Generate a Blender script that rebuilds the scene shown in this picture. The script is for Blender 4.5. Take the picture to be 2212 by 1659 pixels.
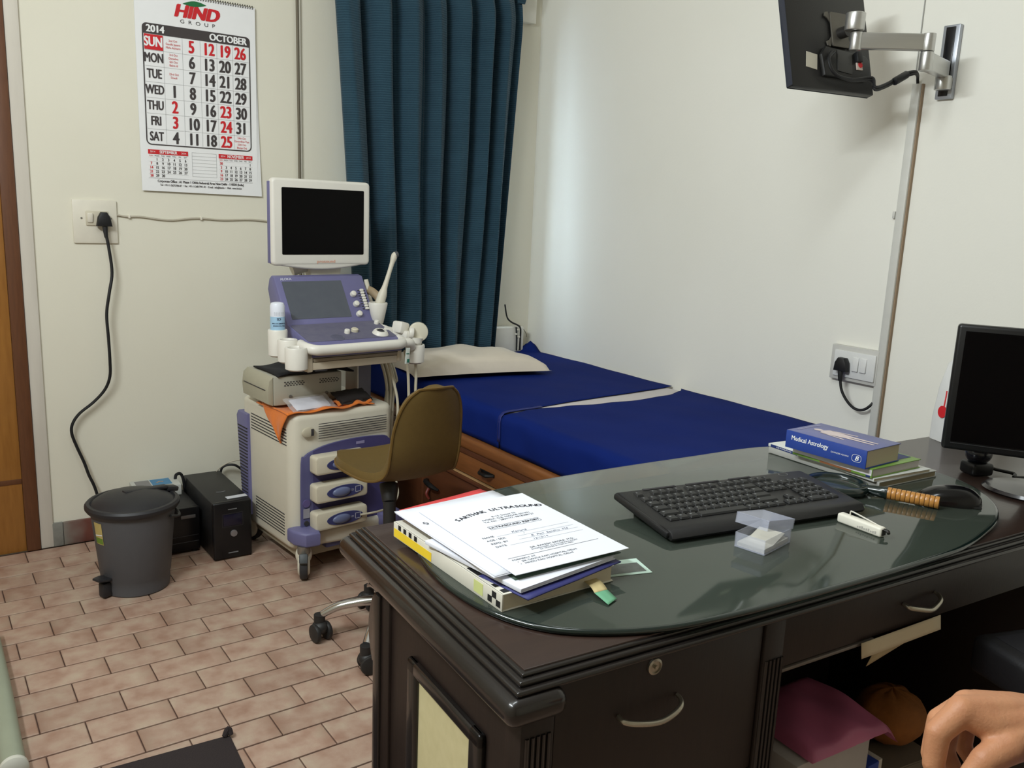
import bpy, bmesh, math, random
from mathutils import Vector, Matrix, Euler
R = math.radians
for _o in list(bpy.data.objects): bpy.data.objects.remove(_o, do_unlink=True)
SC = bpy.context.scene
COL = SC.collection

# ---------------------------------------------------------------- camera
CAM = Vector((-2.5334210748, -3.4448114298, 1.3075567768))
CA = Vector((0.8187950, -0.5725890, 0.0415470))      # image right
CB = Vector((0.0808480, 0.1867090, 0.9790830))       # image up
CF = Vector((0.5683700, 0.7983080, -0.1991570))      # viewing direction
FPX = 1860.697
cam = bpy.data.cameras.new('camera'); cam_o = bpy.data.objects.new('camera', cam); COL.objects.link(cam_o)
cam.sensor_fit = 'HORIZONTAL'; cam.sensor_width = 36; cam.lens = FPX/2212*36; cam.clip_start = .05
CF.normalize(); CA = (CA-CF*CA.dot(CF)).normalized(); CB = CA.cross(CF)
m = Matrix.Identity(4)
for i in range(3):
    m[i][0] = CA[i]; m[i][1] = CB[i]; m[i][2] = -CF[i]; m[i][3] = CAM[i]
cam_o.matrix_world = m
SC.camera = cam_o
# ---------------------------------------------------------------- world, lamps, exposure
W = bpy.data.worlds.new('daylight'); SC.world = W; W.use_nodes = True
W.node_tree.nodes['Background'].inputs[0].default_value = (.84, .90, 1.0, 1)
W.node_tree.nodes['Background'].inputs[1].default_value = 15.0
def area(name, loc, target, sx, sy, power, col):
    l = bpy.data.lights.new(name, 'AREA'); l.shape = 'RECTANGLE'; l.size = sx; l.size_y = sy; l.energy = power; l.color = col
    o = bpy.data.objects.new(name, l); COL.objects.link(o); o.location = loc
    o.rotation_euler = (Vector(target)-Vector(loc)).to_track_quat('-Z', 'Y').to_euler()
    return o
area('tube_lamp_left_wall', (-3.25, -2.15, 2.45), (-.6, -1.7, 1.2), 1.2, .10, 53, (.90, .97, 1.0))
area('tube_lamp_ceiling', (-2.1, -2.45, 2.84), (-2.1, -2.45, 0), 1.2, .20, 15.5, (.90, .97, 1.0))
SC.view_settings.view_transform = 'Standard'; SC.view_settings.look = 'None'
SC.view_settings.exposure = 0.0; SC.view_settings.gamma = 1.0; SC.view_settings.use_curve_mapping = False

# ---------------------------------------------------------------- materials
def lin(c):
    c = c/255.
    return c/12.92 if c <= .04045 else ((c+.055)/1.055)**2.4
def rgb(r, g, b): return (lin(r), lin(g), lin(b), 1)
MATS = {}
def mat(name, col, rough=.5, metal=0, var=.06, scale=30, bump=0, bscale=200, spec=.5, coat=0, trans=0, ior=1.45, alpha=1, emit=None, stretch=None, col2=None, sss=0, sheen=0):
    if name in MATS: return MATS[name]
    m = bpy.data.materials.new(name); m.use_nodes = True; MATS[name] = m
    nt = m.node_tree; N = nt.nodes; L = nt.links; p = N['Principled BSDF']
    tc = N.new('ShaderNodeTexCoord'); mp = N.new('ShaderNodeMapping'); L.new(tc.outputs['Object'], mp.inputs['Vector'])
    if stretch: mp.inputs['Scale'].default_value = stretch
    nz = N.new('ShaderNodeTexNoise'); nz.inputs['Scale'].default_value = scale; nz.inputs['Detail'].default_value = 4
    L.new(mp.outputs[0], nz.inputs['Vector'])
    rp = N.new('ShaderNodeMix'); rp.data_type = 'RGBA'
    L.new(nz.outputs['Fac'], rp.inputs['Factor'])
    if col2: a, b = col, col2
    else:
        a = tuple(max(0, x*(1-var)) for x in col[:3])+(1,); b = tuple(min(1, x*(1+var)) for x in col[:3])+(1,)
    rp.inputs[6].default_value = a; rp.inputs[7].default_value = b
    L.new(rp.outputs[2], p.inputs['Base Color'])
    p.inputs['Roughness'].default_value = rough; p.inputs['Metallic'].default_value = metal
    p.inputs['Specular IOR Level'].default_value = spec; p.inputs['IOR'].default_value = ior
    p.inputs['Coat Weight'].default_value = coat; p.inputs['Coat Roughness'].default_value = .08
    p.inputs['Transmission Weight'].default_value = trans; p.inputs['Alpha'].default_value = alpha
    if sss: p.inputs['Subsurface Weight'].default_value = sss; p.inputs['Subsurface Radius'].default_value = (.01, .004, .002); p.inputs['Subsurface Scale'].default_value = .5
    if sheen: p.inputs['Sheen Weight'].default_value = sheen
    if emit: p.inputs['Emission Color'].default_value = emit[0]; p.inputs['Emission Strength'].default_value = emit[1]
    if bump:
        b2 = N.new('ShaderNodeTexNoise'); b2.inputs['Scale'].default_value = bscale; b2.inputs['Detail'].default_value = 3
        L.new(mp.outputs[0], b2.inputs['Vector'])
        bp = N.new('ShaderNodeBump'); bp.inputs['Strength'].default_value = bump; bp.inputs['Distance'].default_value = .002
        L.new(b2.outputs['Fac'], bp.inputs['Height']); L.new(bp.outputs[0], p.inputs['Normal'])
    return m
def wood(name, c1, c2, rough=.35, axis='X', scale=14, coat=.2):
    st = {'X': (1, 9, 9), 'Y': (9, 1, 9), 'Z': (9, 9, 1)}[axis]
    m = mat(name, c1, rough, col2=c2, scale=scale, stretch=st, coat=coat, bump=.08, bscale=30)
    return m

# ---------------------------------------------------------------- mesh helpers
def cat(pts, n=6, closed=False):
    pts = [Vector(p) for p in pts]; out = []; k = len(pts)
    rng = range(k) if closed else range(k-1)
    for i in rng:
        if closed: p0, p1, p2, p3 = pts[(i-1) % k], pts[i], pts[(i+1) % k], pts[(i+2) % k]
        else: p0, p1, p2, p3 = pts[max(i-1, 0)], pts[i], pts[i+1], pts[min(i+2, k-1)]
        for j in range(n):
            t = j/n
            out.append(.5*((2*p1)+(p2-p0)*t+(2*p0-5*p1+4*p2-p3)*t*t+(3*p1-p0-3*p2+p3)*t**3))
    if not closed: out.append(pts[-1])
    return out
class B:
    def __init__(s): s.bm = bmesh.new()
    def merge(s, t, M=None):
        if M is not None: bmesh.ops.transform(t, matrix=M, verts=t.verts)
        me = bpy.data.meshes.new('t'); t.to_mesh(me); t.free(); s.bm.from_mesh(me); bpy.data.meshes.remove(me)
        return s
    def box(s, c, d, bev=0, seg=2, rot=None):
        t = bmesh.new(); bmesh.ops.create_cube(t, size=1)
        bmesh.ops.scale(t, vec=d, verts=t.verts)
        if bev: bmesh.ops.bevel(t, geom=t.edges[:], offset=min(bev, min(d)*.49), segments=seg, affect='EDGES', profile=.5)
        M = Matrix.Translation(c)
        if rot: M = M @ Euler(rot).to_matrix().to_4x4()
        return s.merge(t, M)
    def bx(s, a, b, bev=0, seg=2):
        a = Vector(a); b = Vector(b)
        return s.box((a+b)/2, [abs(x) for x in (b-a)], bev, seg)
    def cone(s, p0, p1, r0, r1=None, n=20, bev=0):
        r1 = r0 if r1 is None else r1
        p0 = Vector(p0); p1 = Vector(p1); d = p1-p0
        t = bmesh.new(); bmesh.ops.create_cone(t, cap_ends=True, segments=n, radius1=r0, radius2=r1, depth=d.length)
        if bev:
            es = [e for e in t.edges if abs(e.verts[0].co.z-e.verts[1].co.z) < 1e-6]
            bmesh.ops.bevel(t, geom=es, offset=bev, segments=2, affect='EDGES', profile=.5)
        return s.merge(t, Matrix.Translation((p0+p1)/2) @ d.to_track_quat('Z', 'Y').to_matrix().to_4x4())
    def ell(s, c, r, rot=None, u=20, v=12):
        t = bmesh.new(); bmesh.ops.create_uvsphere(t, u_segments=u, v_segments=v, radius=1)
        bmesh.ops.scale(t, vec=r, verts=t.verts)
        M = Matrix.Translation(c)
        if rot: M = M @ Euler(rot).to_matrix().to_4x4()
        return s.merge(t, M)
    def tube(s, pts, r, n=8, sub=6, closed=False, smooth=True, flat=1.0):
        P = cat(pts, sub, closed) if smooth else [Vector(p) for p in pts]
        k = len(P); rad = r if isinstance(r, (list, tuple)) else None
        bm = s.bm; rings = []; up = None
        for i, p in enumerate(P):
            t = (P[(i+1) % k] if closed else P[min(i+1, k-1)])-(P[i-1] if closed else P[max(i-1, 0)])
            t.normalize()
            if up is None: up = Vector((0, 0, 1)) if abs(t.z) < .9 else Vector((1, 0, 0))
            x = up-t*up.dot(t); x.normalize(); y = t.cross(x); up = x
            if rad:
                f = i/(k-1)*(len(rad)-1); a = min(int(f), len(rad)-2); rr = rad[a]+(rad[a+1]-rad[a])*(f-a)
            else: rr = r
            rings.append([bm.verts.new(p+(x*math.cos(2*math.pi*j/n)*flat+y*math.sin(2*math.pi*j/n))*rr) for j in range(n)])
        for i in range(k if closed else k-1):
            a = rings[i]; b = rings[(i+1) % k]
            for j in range(n): bm.faces.new((a[j], a[(j+1) % n], b[(j+1) % n], b[j]))
        if not closed: bm.faces.new(rings[0][::-1]); bm.faces.new(rings[-1])
        return s
    def lathe(s, prof, c=(0, 0, 0), n=32, M=None):
        t = bmesh.new(); rings = []
        for r, z in prof:
            rings.append([t.verts.new((r*math.cos(2*math.pi*j/n), r*math.sin(2*math.pi*j/n), z)) for j in range(n)] if r > 1e-6 else [t.verts.new((0, 0, z))])
        for a, b in zip(rings, rings[1:]):
            for j in range(n):
                q = [a[j % len(a)], a[(j+1) % len(a)], b[(j+1) % len(b)], b[j % len(b)]]
                q = list(dict.fromkeys(q))
                if len(q) > 2: t.faces.new(q)
        bmesh.ops.recalc_face_normals(t, faces=t.faces)
        return s.merge(t, Matrix.Translation(c) @ (M or Matrix.Identity(4)))
    def prism(s, poly, z0, z1, M=None, bev=0, seg=2):
        t = bmesh.new(); lo = [t.verts.new((p[0], p[1], z0)) for p in poly]; hi = [t.verts.new((p[0], p[1], z1)) for p in poly]
        k = len(poly)
        t.faces.new(lo[::-1]); t.faces.new(hi)
        for j in range(k): t.faces.new((lo[j], lo[(j+1) % k], hi[(j+1) % k], hi[j]))
        bmesh.ops.recalc_face_normals(t, faces=t.faces)
        if bev: bmesh.ops.bevel(t, geom=[e for e in t.edges if abs(e.verts[0].co.z-e.verts[1].co.z) < 1e-6], offset=bev, segments=seg, affect='EDGES', profile=.5)
        return s.merge(t, M)
    def grid(s, fn, nu, nv, close_u=False):
        bm = s.bm; V = [[bm.verts.new(fn(i/nu, j/nv)) for j in range(nv+1)] for i in range(nu+(0 if close_u else 1))]
        ku = len(V)
        for i in range(nu):
            for j in range(nv): bm.faces.new((V[i][j], V[(i+1) % ku][j], V[(i+1) % ku][j+1], V[i][j+1]))
        return s
    def poly(s, pts):
        s.bm.faces.new([s.bm.verts.new(p) for p in pts]); return s
    def text(s, body, size, M, ax='CENTER', bold=0, xs=1.0, shear=0, sp=1.0):
        c = bpy.data.curves.new('t', 'FONT'); c.body = body; c.size = size; c.align_x = ax; c.align_y = 'CENTER'; c.shear = shear
        c.resolution_u = 3; c.space_character = sp; c.fill_mode = 'FRONT'
        o = bpy.data.objects.new('t', c); me = o.to_mesh()
        for k, dx in enumerate([0] if not bold else [-1.5*bold, -.5*bold, .5*bold, 1.5*bold]):
            t = bmesh.new(); t.from_mesh(me)
            s.merge(t, M @ Matrix.Translation((dx*xs, (k % 2-.5)*bold*.8 if bold else 0, k*.00002)) @ Matrix.Diagonal((xs, 1, 1, 1)))
        o.to_mesh_clear(); bpy.data.objects.remove(o); bpy.data.curves.remove(c)
        return s
def rect(w, h, r=0, n=5, cx=0, cy=0):
    if r <= 0: return [(cx-w/2, cy-h/2), (cx+w/2, cy-h/2), (cx+w/2, cy+h/2), (cx-w/2, cy+h/2)]
    o = []
    for k, (x, y) in enumerate(((1, 1), (-1, 1), (-1, -1), (1, -1))):
        for j in range(n+1):
            a = math.pi/2*(k+j/n); o.append((cx+x*(w/2-r)+r*math.cos(a), cy+y*(h/2-r)+r*math.sin(a)))
    return o
def basis(o, x, y):
    x = Vector(x).normalized(); y = Vector(y); z = x.cross(y).normalized(); y = z.cross(x)
    M = Matrix.Identity(4)
    for i in range(3): M[i][0] = x[i]; M[i][1] = y[i]; M[i][2] = z[i]; M[i][3] = o[i]
    return M
def obj(name, b, m, parent=None, smooth=True, ang=38, kind=None):
    me = bpy.data.meshes.new(name)
    bmesh.ops.recalc_face_normals(b.bm, faces=b.bm.faces) if smooth != 'keep' else None
    b.bm.to_mesh(me); b.bm.free()
    o = bpy.data.objects.new(name, me); COL.objects.link(o)
    if m: me.materials.append(m)
    if smooth:
        for p in me.polygons: p.use_smooth = True
        me.set_sharp_from_angle(angle=R(ang))
    if parent: o.parent = parent
    if kind: o['kind'] = kind
    return o
def tag(o, label, category, group=None):
    o['label'] = label; o['category'] = category
    if group: o['group'] = group
    return o
def thing(name, label, category, loc=(0, 0, 0), rot=(0, 0, 0), group=None):
    o = bpy.data.objects.new(name, None); COL.objects.link(o); o.location = loc; o.rotation_euler = rot; o.empty_display_size = .05
    return tag(o, label, category, group)
def lab(o, label): o['label'] = label; return o
def struct(name, b, m, parent=None, **k):
    o = obj(name, b, m, parent, **k)
    if not parent: o['kind'] = 'structure'
    return o
def wave(x, *a): return sum(k*math.sin(f*x+p) for k, f, p in a)
def ray(px, py, t):    # a world point seen from the photographer's standpoint at depth t
    return CAM+t*(CF+CA*((px-1106)/FPX)-CB*((py-829.5)/FPX))
# ================================================================ SETTING
random.seed(7)
M_wall = mat('wall_paint', rgb(226, 221, 203), .85, col2=rgb(234, 230, 214), scale=2.2, bump=.12, bscale=120)
M_wall2 = mat('wall_paint_side', rgb(233, 231, 220), .8, col2=rgb(241, 239, 230), scale=1.8, bump=.12, bscale=120)
M_ceil = mat('ceiling_paint', rgb(235, 233, 225), .9)
M_grout = mat('tile_grout', rgb(80, 58, 48), .9, var=.15, scale=40)
b = B(); b.bx((-3.35, -5.3, -.05), (.0, .02, -.004)); FLOOR = struct('floor', b, M_grout, smooth=False)
b = B(); b.bx((-3.45, -5.4, 2.9), (.12, .15, 3.0)); struct('ceiling', b, M_ceil, smooth=False)
b = B(); b.bx((-3.45, -5.4, -.05), (-3.35, .15, 2.9)); struct('wall_left', b, M_wall, smooth=False)
b = B(); b.bx((.0, -5.4, -.05), (.12, .3, 2.9)); struct('wall_right', b, M_wall2, smooth=False)
b = B(); b.bx((-3.35, -5.4, -.05), (0, -5.3, 2.9)); struct('wall_front', b, M_wall, smooth=False)
# back wall with a window opening behind the curtain
WX0, WX1, WZ0, WZ1 = -.95, -.215, .84, 1.98
b = B(); b.bx((-3.35, 0, -.05), (WX0, .22, 2.9)); b.bx((WX1, 0, -.05), (0, .22, 2.9))
b.bx((WX0, 0, -.05), (WX1, .22, WZ0)); b.bx((WX0, 0, WZ1), (WX1, .22, 2.9))
struct('wall_back', b, M_wall, smooth=False)
# window in the opening
M_frame = wood('window_wood', rgb(70, 48, 36), rgb(95, 66, 48), .5, 'Z')
b = B()
for a, c in (((WX0, .10, WZ0), (WX0+.06, .15, WZ1)), ((WX1-.06, .10, WZ0), (WX1, .15, WZ1)), ((WX0, .10, WZ0), (WX1, .15, WZ0+.06)), ((WX0, .10, WZ1-.06), (WX1, .15, WZ1))): b.bx(a, c, .004)
WIN = struct('window_1', b, M_frame)
xm = (WX0+WX1)/2
b = B(); b.bx((xm-.04, .098, WZ0+.05), (xm+.04, .152, WZ1-.05), .004); obj('mullion', b, M_frame, WIN)
b = B(); b.bx((WX0+.05, .1, 1.58), (WX1-.05, .15, 1.63), .004); obj('transom', b, M_frame, WIN)
gm = bpy.data.materials.new('window_glass'); gm.use_nodes = True
nt = gm.node_tree; nt.nodes.clear()
_o = nt.nodes.new('ShaderNodeOutputMaterial'); _m = nt.nodes.new('ShaderNodeMixShader'); _t = nt.nodes.new('ShaderNodeBsdfTransparent'); _g = nt.nodes.new('ShaderNodeBsdfGlossy')
_t.inputs[0].default_value = (.75, .82, .85, 1); _g.inputs['Roughness'].default_value = .05; _m.inputs[0].default_value = .08
nt.links.new(_t.outputs[0], _m.inputs[1]); nt.links.new(_g.outputs[0], _m.inputs[2]); nt.links.new(_m.outputs[0], _o.inputs[0])
for x0, x1 in ((WX0+.06, xm-.04), (xm+.04, WX1-.06)):
    for z0, z1 in ((WZ0+.06, 1.58), (1.63, WZ1-.06)):
        b = B(); b.bx((x0, .122, z0), (x1, .128, z1)); obj('pane', b, gm, WIN, smooth=False)
b = B()
for k in range(6):
    z = WZ0+.14+k*.18; b.cone((WX0, .06, z), (WX1, .06, z), .006, n=8)
obj('security_bar', b, mat('bar_paint', rgb(60, 60, 62), .5), WIN)
M_white = mat('white_plaster', rgb(228, 225, 214), .8, bump=.15, bscale=90)
b = B(); b.bx((-.99, -.075, .60), (-.075, 0, .748), .008); struct('trim_1', b, M_white)         # sill block under the window
b = B(); b.bx((-1.08, -.035, 2.145), (-.055, 0, 2.30), .004); struct('trim_2', b, M_white)     # band above the window

# ---- floor tiles (running bond), pitch measured from the photo
PX, PY, OX, OY = .19964, .1035, -2.25, -.222
def tile_mesh(x0, x1, y0, y1):
    w, h = (x1-x0)/2, (y1-y0)/2; e = .0022; z0, z1 = -.006, .0
    v = [(-w, -h, z0), (w, -h, z0), (w, h, z0), (-w, h, z0), (-w, -h, z1-.0014), (w, -h, z1-.0014), (w, h, z1-.0014), (-w, h, z1-.0014), (-w+e, -h+e, z1), (w-e, -h+e, z1), (w-e, h-e, z1), (-w+e, h-e, z1)]
    f = [(8, 9, 10, 11)]+[(a+o, (a+1) % 4+o, (a+1) % 4+o+4, a+o+4) for o in (0, 4) for a in range(4)]
    return v, f
tm = bpy.data.materials.new('terracotta_tile'); tm.use_nodes = True; MATS['tile'] = tm
nt = tm.node_tree; N = nt.nodes; L = nt.links; p = N['Principled BSDF']
oi = N.new('ShaderNodeObjectInfo'); tc = N.new('ShaderNodeTexCoord'); sep = N.new('ShaderNodeSeparateXYZ'); L.new(tc.outputs['Object'], sep.inputs[0])
def nmath(op, a, b_=None, clamp=False):
    n = N.new('ShaderNodeMath'); n.operation = op; n.use_clamp = clamp
    for i, x in enumerate((a, b_)):
        if x is None: continue
        if isinstance(x, (int, float)): n.inputs[i].default_value = x
        else: L.new(x, n.inputs[i])
    return n.outputs[0]
geo = N.new('ShaderNodeNewGeometry')
nz = N.new('ShaderNodeTexNoise'); nz.inputs['Scale'].default_value = 16; nz.inputs['Detail'].default_value = 3; L.new(geo.outputs['Position'], nz.inputs['Vector'])
nz2 = N.new('ShaderNodeTexNoise'); nz2.inputs['Scale'].default_value = 260; nz2.inputs['Detail'].default_value = 2; L.new(geo.outputs['Position'], nz2.inputs['Vector'])
ramp = N.new('ShaderNodeValToRGB'); L.new(nz.outputs['Fac'], ramp.inputs[0])
ramp.color_ramp.elements[0].position = .28; ramp.color_ramp.elements[0].color = rgb(158, 124, 106)
ramp.color_ramp.elements[1].position = .72; ramp.color_ramp.elements[1].color = rgb(186, 166, 146)
e = ramp.color_ramp.elements.new(.5); e.color = rgb(176, 148, 130)
# burnt glaze at one end of a tile, tile by tile
endx = nmath('DIVIDE', sep.outputs[0], .097)
sgn = nmath('SUBTRACT', nmath('MULTIPLY', nmath('GREATER_THAN', oi.outputs['Random'], .45), 2.0), 1.0)
ed = nmath('MULTIPLY', endx, sgn)
burn = nmath('MULTIPLY', nmath('SUBTRACT', nmath('ADD', ed, nmath('MULTIPLY', nz.outputs['Fac'], .45)), .86), 2.2, True)
burn.node.use_clamp = True
burn = nmath('MULTIPLY', burn, nmath('LESS_THAN', nmath('ABSOLUTE', endx), 1.1))
mx = N.new('ShaderNodeMix'); mx.data_type = 'RGBA'; mx.inputs[7].default_value = rgb(128, 90, 70)
L.new(nmath('MULTIPLY', burn, .45), mx.inputs['Factor']); L.new(ramp.outputs[0], mx.inputs[6])
hs = N.new('ShaderNodeHueSaturation'); L.new(mx.outputs[2], hs.inputs['Color'])
L.new(nmath('ADD', nmath('MULTIPLY', oi.outputs['Random'], .16), nmath('MULTIPLY', nz2.outputs['Fac'], .10)), hs.inputs['Value'])
hs.inputs['Value'].default_value = 1; L.new(nmath('ADD', .86, nmath('ADD', nmath('MULTIPLY', oi.outputs['Random'], .14), nmath('MULTIPLY', nz2.outputs['Fac'], .10))), hs.inputs['Value'])
L.new(hs.outputs[0], p.inputs['Base Color']); p.inputs['Roughness'].default_value = .42; p.inputs['Specular IOR Level'].default_value = .35
bp = N.new('ShaderNodeBump'); bp.inputs['Strength'].default_value = .12; bp.inputs['Distance'].default_value = .002; L.new(nz2.outputs['Fac'], bp.inputs['Height']); L.new(bp.outputs[0], p.inputs['Normal'])
G = .0032; shared = None; SV, SF = [], []
for j in range(-4, 52):
    yt, yb = OY-j*PY, OY-(j+1)*PY
    yt = min(yt, -.008)
    if yt-yb < .02: continue
    for k in range(-12, 26):
        u = 2*k+(j % 2); x0 = OX+u*PX/2; x1 = x0+PX
        x0 = max(x0, -3.345); x1 = min(x1, -.005)
        if x1-x0 < .03 or yb < -5.25: continue
        a = (x0+G/2, x1-G/2, yb+G*.9, yt-G*.9); cx, cy = (a[0]+a[1])/2, (a[2]+a[3])/2
        near = -2.62 < cx < -1.12 and cy > -1.97
        v, f = tile_mesh(*a)
        if near:
            full = abs(x1-x0-PX) < 1e-4 and abs(yt-yb-PY) < 1e-4
            if full and shared: me = shared
            else:
                me = bpy.data.meshes.new('tile'); me.from_pydata(v, [], f); me.materials.append(tm)
                if full: shared = me
            o = bpy.data.objects.new('tile', me); COL.objects.link(o); o.location = (cx, cy, 0); o.parent = FLOOR
        else:
            n0 = len(SV); SV += [(q[0]+cx, q[1]+cy, q[2]) for q in v]; SF += [tuple(i+n0 for i in q) for q in f]
me = bpy.data.meshes.new('outer_tiles'); me.from_pydata(SV, [], SF); me.materials.append(tm)
o = bpy.data.objects.new('outer_tiles', me); COL.objects.link(o); o.parent = FLOOR; o['kind'] = 'stuff'

# ---- skirting, door and its frame on the back wall
M_sk = mat('skirting_tile', rgb(92, 52, 45), .45, col2=rgb(122, 74, 62), scale=18)
b = B(); b.bx((-2.155, -.012, 0), (-2.12, 0, .092), .003); BASE = struct('baseboard_back', b, mat('bare_cement', rgb(112, 112, 106), .95, col2=rgb(150, 148, 140), scale=25, bump=.5, bscale=60))
_n = M_sk.node_tree.nodes; _l = M_sk.node_tree.links; _p = _n['Principled BSDF']; _src = _p.inputs['Base Color'].links[0].from_socket
_tc = _n.new('ShaderNodeTexCoord'); _sx = _n.new('ShaderNodeSeparateXYZ'); _l.new(_tc.outputs['Object'], _sx.inputs[0])
_nz = _n.new('ShaderNodeTexNoise'); _nz.inputs['Scale'].default_value = 14; _l.new(_tc.outputs['Object'], _nz.inputs['Vector'])
_ad = _n.new('ShaderNodeMath'); _ad.operation = 'MULTIPLY_ADD'; _l.new(_nz.outputs['Fac'], _ad.inputs[0]); _ad.inputs[1].default_value = .10; _l.new(_sx.outputs[0], _ad.inputs[2])
_mr = _n.new('ShaderNodeMapRange'); _mr.inputs['From Min'].default_value = -2.08; _mr.inputs['From Max'].default_value = -2.0; _l.new(_ad.outputs[0], _mr.inputs['Value'])
_mx = _n.new('ShaderNodeMix'); _mx.data_type = 'RGBA'; _mx.inputs[6].default_value = rgb(128, 126, 118); _l.new(_mr.outputs[0], _mx.inputs['Factor']); _l.new(_src, _mx.inputs[7]); _l.new(_mx.outputs[2], _p.inputs['Base Color'])
x = -2.12
while x < -.95:
    b = B(); x1 = min(x+.298, -.93); b.bx((x+.001, -.012, .001), (x1-.001, 0, .09), .002); obj('skirting_tile', b, M_sk, BASE); x += .30
M_trim = mat('door_trim_paint', rgb(198, 190, 178), .75, col2=rgb(222, 216, 204), scale=20, stretch=(1, 1, .15), bump=.3, bscale=60)
b = B(); b.bx((-2.196, -.010, 0), (-2.152, .0, 2.3), .003); struct('trim_3', b, M_trim)
M_df = wood('door_frame_wood', rgb(84, 50, 30), rgb(112, 70, 42), .5, 'Z')
M_dw = wood('door_wood', rgb(142, 92, 40), rgb(176, 122, 58), .42, 'Z', 10)
b = B(); b.bx((-2.242, -.016, 0), (-2.197, .0, 2.25), .003); DOOR = struct('door_1', b, M_df)
b = B(); b.bx((-3.09, -.006, .001), (-2.2425, .0, 2.24), .001); obj('door_leaf', b, M_dw, DOOR)
b = B(); b.bx((-3.09, -.0085, .26), (-2.2425, -.005, .278), .001); obj('rail_groove', b, M_df, DOOR)
b = B(); b.bx((-2.32, -.05, .98), (-2.298, -.006, 1.15), .004); b.tube([(-2.31, -.045, 1.06), (-2.345, -.06, 1.05), (-2.40, -.06, 1.05)], .009); obj('door_handle', b, mat('old_brass', rgb(70, 58, 40), .4, .9), DOOR)

# ================================================================ BACK WALL THINGS
M_plas = mat('switch_plastic', rgb(226, 220, 204), .45)
M_blk = mat('black_rubber', rgb(22, 22, 24), .5)
S = thing('power_socket', 'square cream power socket plate on the wall left of the calendar', 'socket', (-1.953, 0, 1.2))
b = B(); b.box((0, -.005, 0), (.147, .010, .154), .004); obj('plate', b, M_plas, S)
b = B(); b.box((.006, -.0125, .012), (.075, .006, .052), .003); obj('socket_face', b, mat('aged_plastic', rgb(205, 197, 176), .5), S)
b = B(); b.box((-.018, -.017, .014), (.019, .012, .034), .004, rot=(.12, 0, 0)); obj('rocker_switch', b, M_plas, S)
for sx in (-.045, .052):
    b = B(); b.cone((sx, -.0095, .012), (sx, -.0115, .012), .0035, n=10); obj('screw', b, mat('screw_steel', rgb(150, 148, 140), .4, .8), S)
C = thing('power_lead', 'black power cord with plug hanging from left wall socket down behind bin', 'cord', (0, 0, 0))
b = B(); b.prism([(-.026, -.02), (.026, -.02), (.020, .012), (.010, .030), (-.010, .030), (-.020, .012)], 0, .03, basis((-1.928, -.016, 1.205), (1, 0, 0), (0, 0, 1)), .006)
b.tube([(-1.926, -.03, 1.19), (-1.925, -.032, 1.165), (-1.924, -.034, 1.145)], [.010, .008, .006]); obj('plug', b, M_blk, C)
pts = [(-1.925, -.033, 1.16), (-1.918, -.036, 1.11), (-1.912, -.04, 1.02), (-1.926, -.045, .945), (-1.938, -.045, .87), (-1.937, -.05, .78), (-1.936, -.05, .70), (-1.938, -.045, .64), (-1.955, -.035, .59), (-1.994, -.03, .545), (-2.045, -.03, .505), (-2.07, -.03, .468), (-2.074, -.03, .432), (-2.06, -.03, .38), (-2.04, -.035, .32), (-2.027, -.04, .27), (-2.01, -.045, .22), (-1.985, -.05, .12), (-1.93, -.06, .02), (-1.86, -.06, .012)]
b = B(); b.tube(pts, .0055); obj('cable', b, M_blk, C)
# thin wire from socket to the machine, with clips
Wr = thing('thin_wire', 'thin pale wire clipped to the wall between socket and monitor', 'wire')
b = B(); b.tube([(-1.88, -.006, 1.226), (-1.845, -.006, 1.221), (-1.80, -.006, 1.222), (-1.70, -.006, 1.212), (-1.6, -.006, 1.222), (-1.5, -.006, 1.218), (-1.38, -.006, 1.222), (-1.26, -.008, 1.21), (-1.20, -.01, 1.19)], .0035, 6); obj('cable', b, mat('pale_wire', rgb(190, 182, 165), .6), Wr)
for cx, cz in ((-1.838, 1.221), (-1.58, 1.222)):
    b = B(); b.box((cx, -.006, cz), (.008, .012, .014), .003); obj('clip', b, M_plas, Wr)
Cd = thing('wall_cable', 'grey cable pair running down the wall between calendar and curtain', 'cable')
b = B(); b.tube([(-1.196, -.012, 2.895), (-1.196, -.012, 2.4), (-1.192, -.012, 1.9), (-1.188, -.012, 1.42), (-1.187, -.012, 1.0), (-1.187, -.012, .4), (-1.187, -.012, .02)], .0055, 8); obj('cable', b, mat('grey_cable', rgb(112, 104, 88), .6), Cd)
b = B(); b.tube([(-1.184, -.008, 2.895), (-1.184, -.008, 2.4), (-1.181, -.008, 1.9), (-1.178, -.008, 1.42), (-1.177, -.008, 1.0), (-1.177, -.008, .02)], .004, 8); obj('cable', b, mat('white_cable', rgb(205, 200, 185), .6), Cd)
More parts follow.
